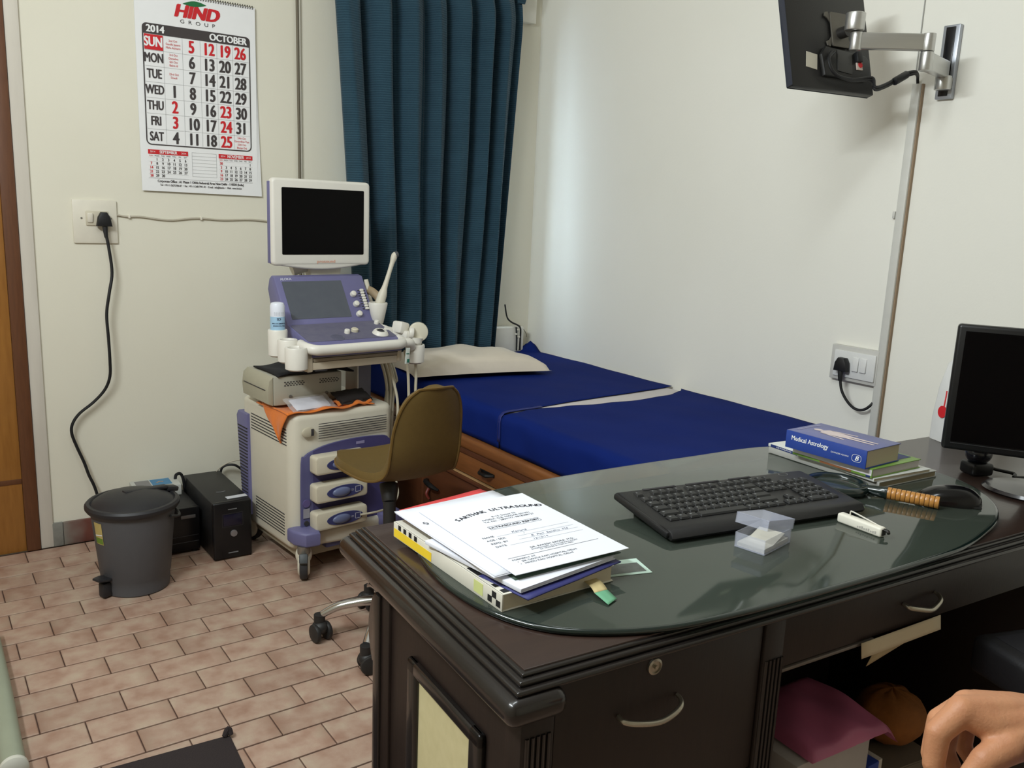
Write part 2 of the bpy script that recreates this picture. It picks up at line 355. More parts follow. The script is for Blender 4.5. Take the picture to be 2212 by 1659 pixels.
# ---- calendar
CX0, CX1, CZ0, CZ1 = -1.790, -1.360, 1.318, 2.012
CL = thing('wall_calendar', 'white wall calendar with large red and black dates on spiral binding', 'calendar', (0, 0, 0))
M_paper = mat('calendar_paper', rgb(240, 240, 240), .7, var=.02)
M_ink = mat('ink_grey', rgb(66, 60, 60), .6); M_red = mat('ink_red', rgb(206, 32, 40), .6); M_green = mat('ink_green', rgb(30, 110, 62), .6); M_line = mat('ink_line', rgb(172, 172, 174), .7)
for k, (dx, dz, y, curl) in enumerate(((.016, -.004, -.0035, .004), (.008, .0, -.0075, .007), (0, 0, -.0115, .0))):
    def sheet(u, v, dx=dx, dz=dz, y=y, curl=curl):
        return (CX0+(CX1-CX0)*u+dx*u*(1-v), y-curl*(1-v)**2*u*0-.004*(1-v)**3*(2-k), CZ0+dz*(1-v)*u+(CZ1-CZ0)*v)
    b = B(); b.grid(sheet, 8, 12); o = obj('page', b, M_paper, CL, smooth=False); md = o.modifiers.new('t', 'SOLIDIFY'); md.thickness = .0012
b = B()
for k in range(46):
    x = CX0+.01+k*(CX1-CX0-.02)/45
    b.tube([(x, -.006, CZ1-.008), (x, -.016, CZ1-.003), (x, -.012, CZ1+.006), (x, -.003, CZ1+.003)], .0012, 5, 3)
obj('spiral_binding', b, mat('spiral_wire', rgb(70, 66, 64), .4, .8), CL)
YP = -.0129
def pm(x, z, y=YP): return basis((x, y, z), (1, 0, 0), (0, 0, 1))
ink, red, grn, wht, lne = B(), B(), B(), B(), B()
BX0, BX1, BZ0, BZ1 = -1.769, -1.382, 1.482, 1.903
def qd(bb, x0, z0, x1, z1, y=YP): bb.poly([(x0, y, z0), (x1, y, z0), (x1, y, z1), (x0, y, z1)])
# frame with round corners, header bar
fr = rect(BX1-BX0, BZ1-BZ0, .018, 5, (BX0+BX1)/2, (BZ0+BZ1)/2); fi = rect(BX1-BX0-.008, BZ1-BZ0-.008, .015, 5, (BX0+BX1)/2, (BZ0+BZ1)/2)
for i in range(len(fr)):
    j = (i+1) % len(fr); ink.poly([(fr[i][0], YP, fr[i][1]), (fr[j][0], YP, fr[j][1]), (fi[j][0], YP, fi[j][1]), (fi[i][0], YP, fi[i][1])])
hb = rect(BX1-BX0, .036, .016, 5, (BX0+BX1)/2, BZ1-.018)
ink.poly([(p[0], YP-.0002, p[1]) for p in hb[:12]]+[(BX0, YP-.0002, BZ1-.036), (BX1, YP-.0002, BZ1-.036)])
wht.text('2014', .034, pm(BX0+.045, BZ1-.019, YP-.0006), bold=.0012, xs=.92)
wht.text('OCTOBER', .034, pm(BX1-.082, BZ1-.019, YP-.0006), bold=.0012, xs=.88)
colx = [BX0+.037, BX0+.105, BX0+.170, BX0+.232, BX0+.291, BX0+.349]
rz = [BZ1-.036-.0275-k*.0546 for k in range(7)]
qd(red, BX0+.006, rz[0]-.026, BX0+.070, rz[0]+.026)
wht.text('SUN', .047, pm(colx[0], rz[0], YP-.0006), bold=.0014, xs=.70)
for k, dn in enumerate(('MON', 'TUE', 'WED', 'THU', 'FRI', 'SAT')): ink.text(dn, .045, pm(colx[0], rz[k+1]), bold=.0014, xs=.62)
for d in range(1, 32):
    k = d+2; c, r = k//7, k % 7
    tgt = red if r == 0 or d in (2, 3, 23, 24, 25) else ink
    tgt.text(str(d), .060, pm(colx[1+c], rz[r]-.002), bold=.0020, xs=.72)
for r, lines in ((0, ('2nd Oct', 'Gandhi Jayanti', 'Maha Ashtami')), (1, ('3rd Oct', 'Dussehra', '6th Oct', 'Bakra Id')), (2, ('23rd Oct', 'Diwali'))):
    for k, s in enumerate(lines): red.text(s, .0105, pm(colx[1], rz[r]+(len(lines)-1)*.006-k*.012), xs=.85)
for k, s in enumerate(('24th Oct', 'Govardhan Puja', '25th Oct', 'Bhaiya Duj')): red.text(s, .0105, pm(colx[5], rz[6]+.018-k*.012), xs=.85)
for k in range(1, 7): qd(lne, BX0+.006, rz[k]+.0268, BX1-.006, rz[k]+.0275)
for c in range(5):
    x = (colx[c]+colx[c+1])/2; qd(lne, x-.0004, BZ0+.006, x+.0004, BZ1-.038)
# logo
lz = BZ1+.055; lx = (CX0+CX1)/2-.003
red.text('HIND', .062, pm(lx, lz), bold=.0028, xs=1.02, shear=.25)
ink.text('G  R  O  U  P', .018, pm(lx+.004, lz-.034), xs=1.25)
grn.poly([(lx-.048+.085*t, YP-.0005, lz+.028+.011*math.sin(math.pi*t)+.006*t) for t in [i/8 for i in range(9)]]+[(lx-.048+.085*t, YP-.0005, lz+.028-.008*math.sin(math.pi*t)+.006*t) for t in [i/8 for i in range(7, 0, -1)]])
# small months
def minimonth(x0, x1, name, first, days, lead=None):
    z1 = BZ0-.016; qd(red, x0, z1-.016, x1, z1); wht.text(name, .0155, pm((x0+x1)/2, z1-.008, YP-.0006), bold=.0003, xs=.8)
    for sx in (x0+.016, x1-.016): wht.text('2014', .009, pm(sx, z1-.008, YP-.0006))
    w = (x1-x0)/7
    for k, s in enumerate(('SUN', 'MON', 'TUE', 'WED', 'THU', 'FRI', 'SAT')): (red if k == 0 else ink).text(s, .007, pm(x0+w*(k+.5), z1-.022))
    for d in range(1, days+1):
        k = d+first-1; c, r = k % 7, k//7
        if r == 5: r = 0
        (red if c == 0 else ink).text(str(d), .0135, pm(x0+w*(c+.5), z1-.035-r*.0145), bold=.0003, xs=.85)
    for k in range(6): qd(lne, x0, z1-.028-k*.0145, x1, z1-.0276-k*.0145)
minimonth(BX0+.004, BX0+.146, 'SEPTEMBER', 1, 30); minimonth(BX1-.128, BX1+.002, 'NOVEMBER', 6, 30)
for k in range(8): qd(lne, BX0+.160, BZ0-.018-k*.0125, BX0+.250, BZ0-.0173-k*.0125)
for xx in (BX0+.160, BX0+.250): qd(lne, xx-.0004, BZ0-.1055, xx+.0004, BZ0-.0173)
qd(lne, BX0+.003, BZ0-.1185, BX1+.002, BZ0-.1178)
ink.text('Corporate Office : A1 Phase 1 Okhla Industrial Area New Delhi - 110020 (India)', .0125, pm((BX0+BX1)/2, BZ0-.128), bold=.0003, xs=.78)
ink.text('Tel : +91-11-26372786-87  •  Fax : +91-11-26817941-42  •  E-mail : info@hind.in  •  Web : www.hind.in', .0100, pm((BX0+BX1)/2, BZ0-.142), bold=.0002, xs=.72)
for nm, bb, mm in (('dark_print', ink, M_ink), ('red_print', red, M_red), ('green_leaf_print', grn, M_green), ('white_print', wht, M_paper), ('grid_lines', lne, M_line)): obj(nm, bb, mm, CL, smooth=False, kind='stuff')

# ---- curtain
cm = bpy.data.materials.new('teal_curtain'); cm.use_nodes = True
nt = cm.node_tree; N = nt.nodes; L = nt.links; p = N['Principled BSDF']; out = N['Material Output']
tc = N.new('ShaderNodeTexCoord'); sp = N.new('ShaderNodeSeparateXYZ'); L.new(tc.outputs['Object'], sp.inputs[0])
wv = N.new('ShaderNodeTexWave'); wv.bands_direction = 'Z'; wv.inputs['Scale'].default_value = 34; wv.inputs['Distortion'].default_value = 1.2; wv.inputs['Detail'].default_value = 2; wv.inputs['Detail Scale'].default_value = 6
L.new(tc.outputs['Object'], wv.inputs['Vector'])
nz = N.new('ShaderNodeTexNoise'); nz.inputs['Scale'].default_value = 9; L.new(tc.outputs['Object'], nz.inputs['Vector'])
mx = N.new('ShaderNodeMix'); mx.data_type = 'RGBA'; mx.inputs[6].default_value = rgb(32, 56, 70); mx.inputs[7].default_value = rgb(54, 84, 100)
L.new(nmath('MULTIPLY', nmath('ADD', wv.outputs['Fac'], nz.outputs['Fac']), .5), mx.inputs['Factor'])
L.new(mx.outputs[2], p.inputs['Base Color']); p.inputs['Roughness'].default_value = .85; p.inputs['Specular IOR Level'].default_value = .15; p.inputs['Sheen Weight'].default_value = .15
bp = N.new('ShaderNodeBump'); bp.inputs['Strength'].default_value = .45; bp.inputs['Distance'].default_value = .003; L.new(wv.outputs['Fac'], bp.inputs['Height']); L.new(bp.outputs[0], p.inputs['Normal'])
tr = N.new('ShaderNodeBsdfTranslucent'); L.new(mx.outputs[2], tr.inputs[0]); ms = N.new('ShaderNodeMixShader'); ms.inputs[0].default_value = .035
L.new(p.outputs[0], ms.inputs[1]); L.new(tr.outputs[0], ms.inputs[2]); L.new(ms.outputs[0], out.inputs[0])
folds = [0, .12, .165, .27, .315, .43, .475, .56, .60, .70, .745, .83, .865, .95, 1.0]
def cur(u, v):
    z = .646+(2.235-.646)*v
    xl = -.985-.09*v-.02*v*v; xr = -.275+.095*v
    d = .012*math.sin(5.1*z+u*9)*(1-v*.4)
    k = 0
    while k < len(folds)-2 and u > folds[k+1]: k += 1
    w = (u-folds[k])/(folds[k+1]-folds[k])
    amp = (.050 if k % 2 == 0 else -.034)+.008*math.sin(k*2.3+1.5*z)
    y = -.118-amp*abs(math.sin(math.pi*w))**.7+.010*math.sin(2*math.pi*w+k+2*z)*math.sin(math.pi*w)
    gather = 1-.35*max(0, (v-.90)/.1)**2
    return (xl+(xr-xl)*u+d*(u*(1-u)*4)*.6, y*gather-.02*(1-gather), z)
CU = thing('curtain', 'teal blue woven curtain hanging in folds over the window', 'curtain')
b = B(); b.grid(cur, 300, 30); o = obj('fabric', b, cm, CU, ang=80); md = o.modifiers.new('t', 'SOLIDIFY'); md.thickness = .0016
for k in range(9):
    x = -1.08+k*.111; b = B(); b.tube([(x, -.105, 2.20), (x, -.135, 2.27), (x, -.115, 2.335), (x, -.090, 2.27), (x, -.105, 2.20)], .020, 8, 5, flat=.12); obj('tab_loop', b, cm, CU)
Rd = thing('curtain_rod', 'steel curtain rod carrying the teal curtain', 'rod')
b = B(); b.cone((-1.2, -.113, 2.30), (-.04, -.113, 2.30), .011); obj('pole', b, mat('rod_steel', rgb(150, 150, 150), .3, .9), Rd)
for x in (-1.19, -.06):
    b = B(); b.cone((x, -.113, 2.30), (x, .0, 2.30), .008); obj('bracket', b, MATS['rod_steel'], Rd)
# ---- cables at the sill corner
Wc = thing('cable_bundle', 'black and white cables running over the sill corner beside the curtain', 'cable')
b = B(); b.tube([(-.20, -.082, .86), (-.185, -.082, .80), (-.16, -.083, .775), (-.12, -.085, .757), (-.105, -.085, .74), (-.10, -.08, .70), (-.10, -.08, .634)], .004, 6); obj('cable', b, M_blk, Wc)
b = B(); b.tube([(-.13, -.083, .75), (-.125, -.083, .70), (-.12, -.08, .634)], .0035, 6); obj('cable', b, M_blk, Wc)
b = B(); b.tube([(-.14, -.083, .752), (-.115, -.085, .74), (-.112, -.083, .66), (-.112, -.08, .634)], .0035, 6); obj('cable', b, MATS['white_cable'], Wc)
b = B(); b.tube([(-.10, -.06, .755), (-.07, -.05, .74), (-.045, -.05, .71), (-.035, -.04, .69)], .0016, 5); obj('cable', b, MATS['grey_cable'], Wc)
for cx, cz in ((-.128, .715), (-.113, .70), (-.118, .735)):
    b = B(); b.box((cx, -.084, cz), (.010, .012, .007), .002); obj('clip', b, M_plas, Wc)
# ================================================================ ULTRASOUND MACHINE
M_cream = mat('machine_cream', rgb(214, 208, 190), .45, var=.04, scale=12)
M_cream2 = mat('machine_white', rgb(226, 222, 212), .35, var=.03)
M_lav = mat('machine_lavender', rgb(108, 106, 146), .45, var=.08, scale=20)
M_lav2 = mat('machine_lavender_dark', rgb(86, 85, 124), .5, var=.1, scale=20)
M_dust = mat('worn_deck', rgb(112, 110, 124), .7, col2=rgb(88, 86, 112), scale=35, bump=.3, bscale=150)
M_slot = mat('dark_slot', rgb(52, 50, 52), .8)
M_scr = mat('screen_black', rgb(5, 4, 5), .3, var=.02, spec=.12)
UO = Vector((-1.49, -.692, 0)); UA = R(5)
US = thing('ultrasound_machine', 'cream and lavender ultrasound machine on casters with monitor and control console', 'medical device', UO, (0, 0, UA))
UM = Matrix.Translation(UO) @ Matrix.Rotation(UA, 4, 'Z')
def uw(u, v, z): return UM @ Vector((u, v, z))
# base cabinet (rounded plan, slightly tapering front), with pocket
def base_sec(z, fr):
    return rect(.415, .42, .035, 5, .2075, .21)
b = B(); b.prism(rect(.415, .42, .04, 6, .2075, .215), .09, .582, None, .022, 4); BASEU = obj('base_cabinet', b, M_cream, US)
for x0, x1 in ((-.012, .03), (.385, .427)):
    b = B(); b.prism([(.335, .13), (.40, .13), (.445, .50), (.43, .52), (.345, .52)], x0, x1, basis((0, 0, 0), (0, 1, 0), (0, 0, 1)), .008); obj('rear_cover', b, M_lav, US)
b = B()
for k in range(22): b.bx((-.0135, .345, .20+k*.0125), (-.010, .40+k*.0013, .2045+k*.0125))
obj('rear_vent', b, M_slot, BASEU, smooth=False, kind='stuff')
# lower front lip (curved apron)
b = B()
ap = [(.0+.415*t, -.004-.035*math.sin(math.pi*t)) for t in [i/14 for i in range(15)]]+[(.41, .06), (.005, .06)]
b.prism(ap, .105, .165, None, .014, 3); obj('front_apron', b, M_cream, US)
# purple recess panel: outline as in the photo (top edge rising to a rounded corner)
pk = [(.030, .185), (.034, .165), (.050, .155), (.365, .155), (.385, .170), (.388, .30), (.388, .44), (.380, .458), (.360, .470), (.25, .476), (.14, .468), (.075, .452), (.045, .436), (.032, .41)]
pk = [(q.x, q.y) for q in cat([(x, y, 0) for x, y in pk], 4, True)]
b = B(); b.prism(pk, 0, .012, basis((0, .002, 0), (1, 0, 0), (0, 0, 1)), .004); POC = obj('connector_panel', b, M_lav2, BASEU)
b = B(); pin = [(x*.92+.24*.08-.002, z*.90+.031) for x, z in pk if x > 0]
b.prism([(max(.075, x), z) for x, z in pk], .0122, .0135, basis((0, .002, 0), (1, 0, 0), (0, 0, 1))); obj('panel_face', b, mat('panel_violet', rgb(70, 66, 112), .5), BASEU)
# three probe connectors
M_con = mat('connector_cream', rgb(206, 198, 176), .5)
M_blue = mat('connector_blue', rgb(62, 66, 112), .4)
for k, z in enumerate((.4085, .3055, .205)):
    b = B(); b.prism(rect(.205, .066, .012, 4, .162, z), .012, .066, basis((0, .002, 0), (1, 0, 0), (0, 0, 1)), .007); CN = obj('probe_connector', b, M_con, US)
    ov = [(.162+.010+.072*math.cos(a)*(1 if abs(math.cos(a)) < 9 else 1), z+.023*math.sin(a)) for a in [2*math.pi*i/28 for i in range(28)]]
    b = B(); b.prism(ov, .066, .0685, basis((0, .002, 0), (1, 0, 0), (0, 0, 1))); obj('blue_oval', b, M_blue, CN)
    b = B(); b.ell((.157, -.067, z), (.036, .010, .017)); obj('locking_knob', b, mat('knob_blue', rgb(104, 112, 145), .3), CN)
    b = B(); M2 = basis((0, -.0672, 0), (1, 0, 0), (0, 0, 1))
    for q in (rect(.022, .0016, 0, cx=.222, cy=z+.010), rect(.018, .0016, 0, cx=.222, cy=z-.010), rect(.0016, .020, 0, cx=.212, cy=z), rect(.0016, .020, 0, cx=.232, cy=z), rect(.010, .0012, 0, cx=.200, cy=z-.002), rect(.010, .0012, 0, cx=.200, cy=z+.002)): b.prism(q, 0, .0006, M2)
    obj('white_mark', b, mat('mark_white', rgb(190, 190, 205), .5), CN)
for x, z in ((.262, .458), (.262, .258)):
    b = B(); b.bx((x-.017, -.0125, z-.005), (x+.017, -.011, z+.005)); obj('label_strip', b, mat('label_violet', rgb(140, 134, 170), .5), BASEU, smooth=False)
b = B(); b.cone((.048, -.010, .265), (.048, -.0135, .265), .014); obj('round_cap', b, mat('cap_violet', rgb(98, 88, 138), .5), BASEU)
b = B(); b.bx((.036, -.0115, .212), (.060, -.0135, .246)); obj('small_sticker', b, mat('sticker_grey', rgb(150, 148, 158), .6), BASEU, smooth=False)
b = B(); b.cone((.048, -.010, .192), (.048, -.0145, .192), .009); obj('jack', b, M_slot, BASEU)
# vents and usb port on the front
b = B()
for k in range(7): b.bx((.10, -.0065, .492+k*.0085), (.375, -.0045, .4942+k*.0085))
obj('front_vent', b, M_slot, BASEU, smooth=False, kind='stuff')
b = B()
for k in range(6): b.bx((-.0015, .04, .47+k*.011), (.0005, .33, .473+k*.011))
for k in range(8): b.bx((-.0015, .06, .135+k*.011), (.0005, .30, .138+k*.011))
obj('side_vent', b, M_slot, BASEU, smooth=False, kind='stuff')
b = B(); b.ell((.060, -.006, .520), (.026, .006, .019)); obj('port_recess', b, mat('port_cream', rgb(188, 180, 158), .5), BASEU)
b = B(); b.bx((.068, -.0135, .508), (.078, -.010, .532), .001); obj('usb_port', b, M_slot, BASEU)
# corner bumpers, underbody, casters
for sx in (.035, .38):
    b = B(); b.prism([(sx-.045, .02), (sx-.045, -.03), (sx-.02, -.075), (sx+.030, -.082), (sx+.045, -.05), (sx+.045, .02)], .126, .180, None, .010, 3); obj('corner_bumper', b, M_lav, US)
b = B(); b.bx((.03, .012, .055), (.385, .40, .112), .008); obj('underbody', b, mat('under_cream', rgb(170, 160, 138), .6), US)
b = B(); b.bx((.12, -.02, .085), (.26, .02, .125), .006); obj('brake_pedal', b, M_lav2, US)
def caster(cx, cy, ang):
    b = B(); b.cone((cx, cy, .10), (cx, cy, .128), .022); st = obj('caster', b, mat('caster_steel', rgb(150, 145, 135), .35, .7), US)
    d = Vector((math.cos(ang), math.sin(ang), 0)); n = Vector((-d.y, d.x, 0)); c = Vector((cx, cy, .055))+d*.012
    b = B(); b.cone(c-n*.014, c+n*.014, .055, n=28, bev=.008); obj('tyre', b, mat('tyre_grey', rgb(52, 52, 54), .6), st)
    for sg in (-1, 1):
        b = B(); b.cone(c+n*.010*sg, c+n*.021*sg, .044, .036, n=24, bev=.004); obj('hub', b, M_cream, st)
    b = B(); b.ell(c+Vector((0, 0, .035)), (.030, .026, .036)); obj('fork', b, M_cream, st)
    b = B(); b.box(c-d*.045+Vector((0, 0, .035)), (.03, .03, .035), .006, rot=(0, .5, ang)); obj('brake_lever', b, mat('lever_grey', rgb(74, 78, 80), .5), st)
caster(.02, -.045, R(62)); caster(.40, -.045, R(75)); caster(.03, .40, R(120)); caster(.385, .40, R(60))
# column carrying the console
b = B(); b.bx((.345, .15, .57), (.405, .23, .80), .010); obj('column', b, mat('column_grey', rgb(136, 136, 150), .4), US)
b = B(); b.bx((.338, .145, .57), (.346, .235, .80), .003); obj('column_trim', b, M_cream2, US)
b = B(); b.bx((.22, .06, .725), (.40, .25, .755), .012); obj('console_neck', b, M_lav2, US)
# console: side profile swept across
prof = [(-.062, .792), (-.066, .826), (-.05, .836), (.118, .880), (.222, 1.036), (.245, 1.040), (.262, 1.028), (.275, .99), (.20, .80), (.15, .772)]
b = B(); b.prism([(x, y) for x, y in prof], .045, .402, basis((0, 0, 0), (0, 1, 0), (0, 0, 1)), .006, 2); CON = obj('console', b, M_lav, US)
def slope_m(u, t, lift=0):   # frame on the tilted panel, t along slope
    p0, p1 = Vector((0, .118, .880)), Vector((0, .222, 1.036)); d = (p1-p0).normalized(); q = p0+(p1-p0)*t
    n = Vector((1, 0, 0)).cross(d)
    return basis(Vector((u, q.y, q.z))+n*lift, (1, 0, 0), d)
def deck_m(u, t, lift=0):
    p0, p1 = Vector((0, -.05, .836)), Vector((0, .118, .880)); d = (p1-p0).normalized(); q = p0+(p1-p0)*t
    n = Vector((1, 0, 0)).cross(d)
    return basis(Vector((u, q.y, q.z))+n*lift, (1, 0, 0), d)
SL = math.hypot(.104, .156)
b = B(); b.prism(rect(.235, SL*.80, .002), -.001, .0012, slope_m(.187, .50)); obj('touch_panel', b, mat('panel_grey', rgb(78, 82, 92), .35, col2=rgb(88, 92, 100)), CON, smooth=False)
b = B(); b.prism(rect(.345, .150, .012), -.001, .0015, deck_m(.223, .52)); obj('deck_overlay', b, M_dust, CON, smooth=False)
b = B(); b.text('ALOKA', .013, slope_m(.088, .95, .001), bold=.0004); obj('brand_print', b, mat('mark_white', rgb(190, 190, 205), .5), CON, smooth=False, kind='stuff')
for t in (.58, .36, .14):
    b = B(); M2 = slope_m(.336, t, 0); b.lathe([(0, 0), (.011, 0), (.0115, .006), (.010, .013), (.007, .015), (0, .0155)], n=20, M=M2); obj('knob', b, M_cream2, CON)
for k in range(8):
    t = .66-k*.058; M2 = slope_m(.376, t, 0)
    b = B(); b.prism(rect(.032, .0032, 0), -.001, .0014, M2); sl = obj('slider_slot', b, M_slot, CON, smooth=False)
    b = B(); b.prism(rect(.015, .0095, .003), .001, .008, M2, .002); obj('slider_cap', b, M_cream2, sl)
for u, t, r, h in ((.222, .40, .010, .014), (.258, .46, .013, .012), (.380, .78, .009, .013)):
    b = B(); b.lathe([(0, 0), (r, 0), (r, h*.8), (r*.8, h), (0, h)], n=18, M=deck_m(u, t, .001)); obj('push_button', b, M_cream2 if r < .012 else M_con, CON)
b = B(); b.lathe([(.030, 0), (.026, .008), (.021, .013), (.016, .013), (.015, .009)], n=28, M=deck_m(.345, .27, .001)); tb = obj('trackball_ring', b, M_cream2, CON)
b = B(); b.ell((0, 0, 0), (.0165, .0165, .0165)); bmesh.ops.transform(b.bm, matrix=deck_m(.345, .27, .002), verts=b.bm.verts); obj('trackball', b, M_slot, tb)
b = B(); b.lathe([(.026, 0), (.022, .002), (.014, .0025), (0, .003)], n=24, M=deck_m(.17, .22, .001)); obj('worn_dial', b, mat('worn_dial', rgb(90, 90, 108), .35), CON)
# handle along the front
b = B(); b.tube([(.036, .00, .828), (.030, -.05, .826), (.045, -.082, .822), (.085, -.090, .820), (.22, -.092, .820), (.33, -.090, .820), (.375, -.086, .820), (.398, -.070, .822), (.405, -.03, .826)], .016, 12, 6, flat=1.15); obj('front_handle', b, M_cream2, US)
# drawer tray below
b = B(); b.bx((.030, -.06, .742), (.052, .12, .812), .005); b.bx((.383, -.06, .752), (.403, .12, .812), .005); b.bx((.05, -.058, .748), (.385, .10, .775), .004); obj('tray', b, mat('tray_beige', rgb(206, 194, 172), .5), US)
b = B(); b.bx((.054, -.062, .777), (.383, .08, .803), .002); obj('keyboard_slide', b, mat('slide_taupe', rgb(150, 138, 118), .6), US)
b = B(); b.bx((.054, -.0635, .788), (.383, -.061, .790)); b.bx((.06, -.0595, .744), (.105, -.057, .748)); obj('slide_gap', b, M_slot, US, smooth=False, kind='stuff')
# monitor
MO = (.24, .255, 1.228)
b = B(); b.prism(rect(.392, .305, .016, 5), -.005, .03, basis((MO[0], MO[1], MO[2]), (1, 0, .0), (0, 0, 1)), .010, 3)
MON = obj('monitor', b, M_cream2, US)
b = B(); pts = [(-.19+.38*t, -.148-.020*math.sin(math.pi*t)) for t in [i/16 for i in range(17)]]+[(.19, -.10), (-.19, -.10)]
b.prism(pts, -.012, .028, basis((MO[0], MO[1], MO[2]), (1, 0, 0), (0, 0, 1)), .008, 3); obj('chin', b, M_cream2, MON)
b = B(); b.prism(rect(.328, .234, .004), .0295, .0312, basis((MO[0]+.004, MO[1], MO[2]+.004), (1, 0, 0), (0, 0, 1))); obj('screen', b, M_scr, MON, smooth=False)
b = B(); b.text('prosound', .016, basis((MO[0]+.012, MO[1]-.0315, MO[2]-.138), (1, 0, 0), (0, 0, 1)), xs=1.2); obj('brand_print', b, mat('mark_orange', rgb(224, 150, 120), .6), MON, smooth=False, kind='stuff')
b = B(); b.bx((MO[0]-.198, MO[1]-.013, MO[2]-.145), (MO[0]-.193, MO[1]+.008, MO[2]+.14), .002); obj('side_strip', b, M_lav, MON)
b = B(); b.ell((MO[0], MO[1]+.03, MO[2]), (.165, .05, .125)); obj('rear_shell', b, M_cream, MON)
b = B(); b.prism([(-.075, 0), (.075, 0), (.060, -.10), (-.050, -.10)], -.055, -.005, basis((.265, .25, 1.10), (1, 0, 0), (0, 0, 1)), .01); obj('neck', b, M_cream, US)
b = B(); b.tube([(.15, .30, 1.06), (.20, .29, 1.075), (.28, .28, 1.07)], .03, 10); obj('swivel_joint', b, M_cream, US)
# holders on the left side
def cup(cx, cy, z0, z1, r, rb=None):
    rb = rb or r*.96
    b = B(); b.lathe([(0, z0), (rb*.7, z0), (rb, z0+.006), (r, z1-.004), (r-.002, z1), (r-.009, z1), (r-.011, z1-.004), (rb-.011, z0+.012), (0, z0+.012)], (cx, cy, 0), 28)
    return obj('probe_holder', b, M_cream2, US)
cup(-.006, .085, .778, .872, .033); cup(.0, .022, .766, .846, .034); cup(-.004, -.05, .752, .830, .038)
b = B(); b.bx((.02, -.06, .785), (.05, .11, .815), .005); obj('holder_rail', b, M_cream, US)
cup(.41, .12, .862, .945, .036, .021)
b = B(); b.tube([(.395, .10, .862), (.41, .06, .855), (.43, .02, .84), (.455, .0, .83)], .016, 10, flat=.6); b.bx((.38, .02, .80), (.43, .14, .862), .01); obj('holder_arm', b, M_cream2, US)
cup(.475, -.035, .735, .805, .036)
b = B(); b.tube([(.400, -.07, .822), (.43, -.068, .818), (.445, -.055, .80)], .017, 10); obj('side_holder_arm', b, M_cream2, US)
b = B(); b.box((.41, -.085, .775), (.018, .004, .058), .001, rot=(0, .08, .15)); tg = obj('hang_tag', b, mat('tag_white', rgb(214, 222, 214), .6), US)
b = B(); b.box((.412, -.0875, .757), (.011, .001, .012), rot=(0, .08, .15)); b.box((.4095, -.0875, .783), (.013, .001, .003), rot=(0, .08, .15)); obj('tag_print', b, mat('tag_green', rgb(40, 110, 90), .6), tg, smooth=False, kind='stuff')
# cables of the machine, hanging on the right
M_cab = mat('probe_cable', rgb(196, 188, 166), .5)
for k in range(6):
    x = .415+.012*(k % 3); y = .10+.012*(k//3)
    b = B(); b.tube([(x-.02, y+.03, .80), (x+.005*k, y, .72), (x+.02+.006*k, y-.005, .64), (x+.03, y, .52+.02*k), (x+.028, y+.02, .30), (x+.01, y+.04, .16)], .0055, 7); obj('cable', b, M_cab, US)
b = B(); b.tube([(.400, .055, .79), (.412, .03, .70), (.418, -.01, .60), (.412, -.02, .50), (.405, -.015, .45), (.402, 0, .40)], .005, 7); obj('cable', b, M_cab, US)
b = B(); b.tube([(.23, -.07, .205), (.30, -.085, .21), (.36, -.07, .215), (.415, -.03, .24), (.43, .02, .30)], .004, 7); obj('cable', b, M_cab, US)

# ---- things standing on or in the machine (each its own)
GB = thing('gel_bottle', 'white and pale blue gel bottle upside down in machine holder', 'bottle', uw(-.006, .085, .792), (0, 0, UA))
b = B(); b.lathe([(0, .0), (.012, 0), (.020, .012), (.0245, .025), (.0245, .125), (.024, .128)], n=24); obj('lower_body', b, mat('gel_blue', rgb(160, 196, 222), .35), GB)
b = B(); b.lathe([(.0243, .120), (.0246, .128), (.0246, .160), (.021, .170), (.012, .173), (0, .173)], n=24); obj('upper_body', b, mat('bottle_white', rgb(228, 232, 242), .35), GB)
def wraptext(bb, s, size, r, z, a0, up=False, bold=0):
    w = .62*size; n = len(s)
    for i, ch in enumerate(s):
        if ch == ' ': continue
        a = a0+(i-(n-1)/2)*w/r
        if up: a = a0-(i-(n-1)/2)*w/r
        pos = Vector((r*math.cos(a), r*math.sin(a), z)); xt = Vector((-math.sin(a), math.cos(a), 0))
        bb.text(ch, size, basis(pos, -xt if up else xt, (0, 0, -1 if up else 1)), bold=bold)
b = B(); wraptext(b, 'Transmission', .007, .0248, .102, R(-100), True, .0003); wraptext(b, 'Ultrasound', .007, .0248, .094, R(-100), True, .0003); wraptext(b, 'CE', .011, .0248, .118, R(-105), True, .0004)
for k in range(3): wraptext(b, 'contact gel medium', .0032, .0248, .131+k*.004, R(-100), True)
obj('print', b, mat('bottle_ink', rgb(40, 52, 80), .6), GB, smooth=False)
PB = thing('probe_wand', 'slim white ultrasound probe wand standing tilted in holder cup', 'probe', (0, 0, 0))
ax0 = uw(.405, .12, .905); ax1 = uw(.478, .112, 1.130)
b = B(); b.tube([ax0+(ax1-ax0)*t for t in (0, .1, .2, .3, .36, .42, .55, .7, .82, .9, .96, 1.0)], [.015, .0165, .0175, .017, .014, .0105, .0085, .008, .0085, .0115, .0115, .006], 14, 3); obj('body', b, M_cream, PB)
b = B(); b.ell(ax0+(ax1-ax0)*.965+Vector((.005, -.002, 0)), (.010, .010, .013)); obj('lens', b, mat('probe_grey', rgb(80, 82, 84), .25), PB)
b = B(); b.tube([uw(.425, .20, .93), uw(.418, .21, .99), uw(.414, .215, 1.022)], [.012, .010, .008], 10); lab(obj('cable_boot', b, M_cream, PB), 'cream cable boot')
b = B(); b.tube([uw(.412, .20, .985), uw(.43, .19, .975), uw(.445, .17, .95), uw(.43, .15, .91)], .012, 10, flat=1.3); obj('cable', b, mat('tan_cable', rgb(160, 140, 112), .5), PB)
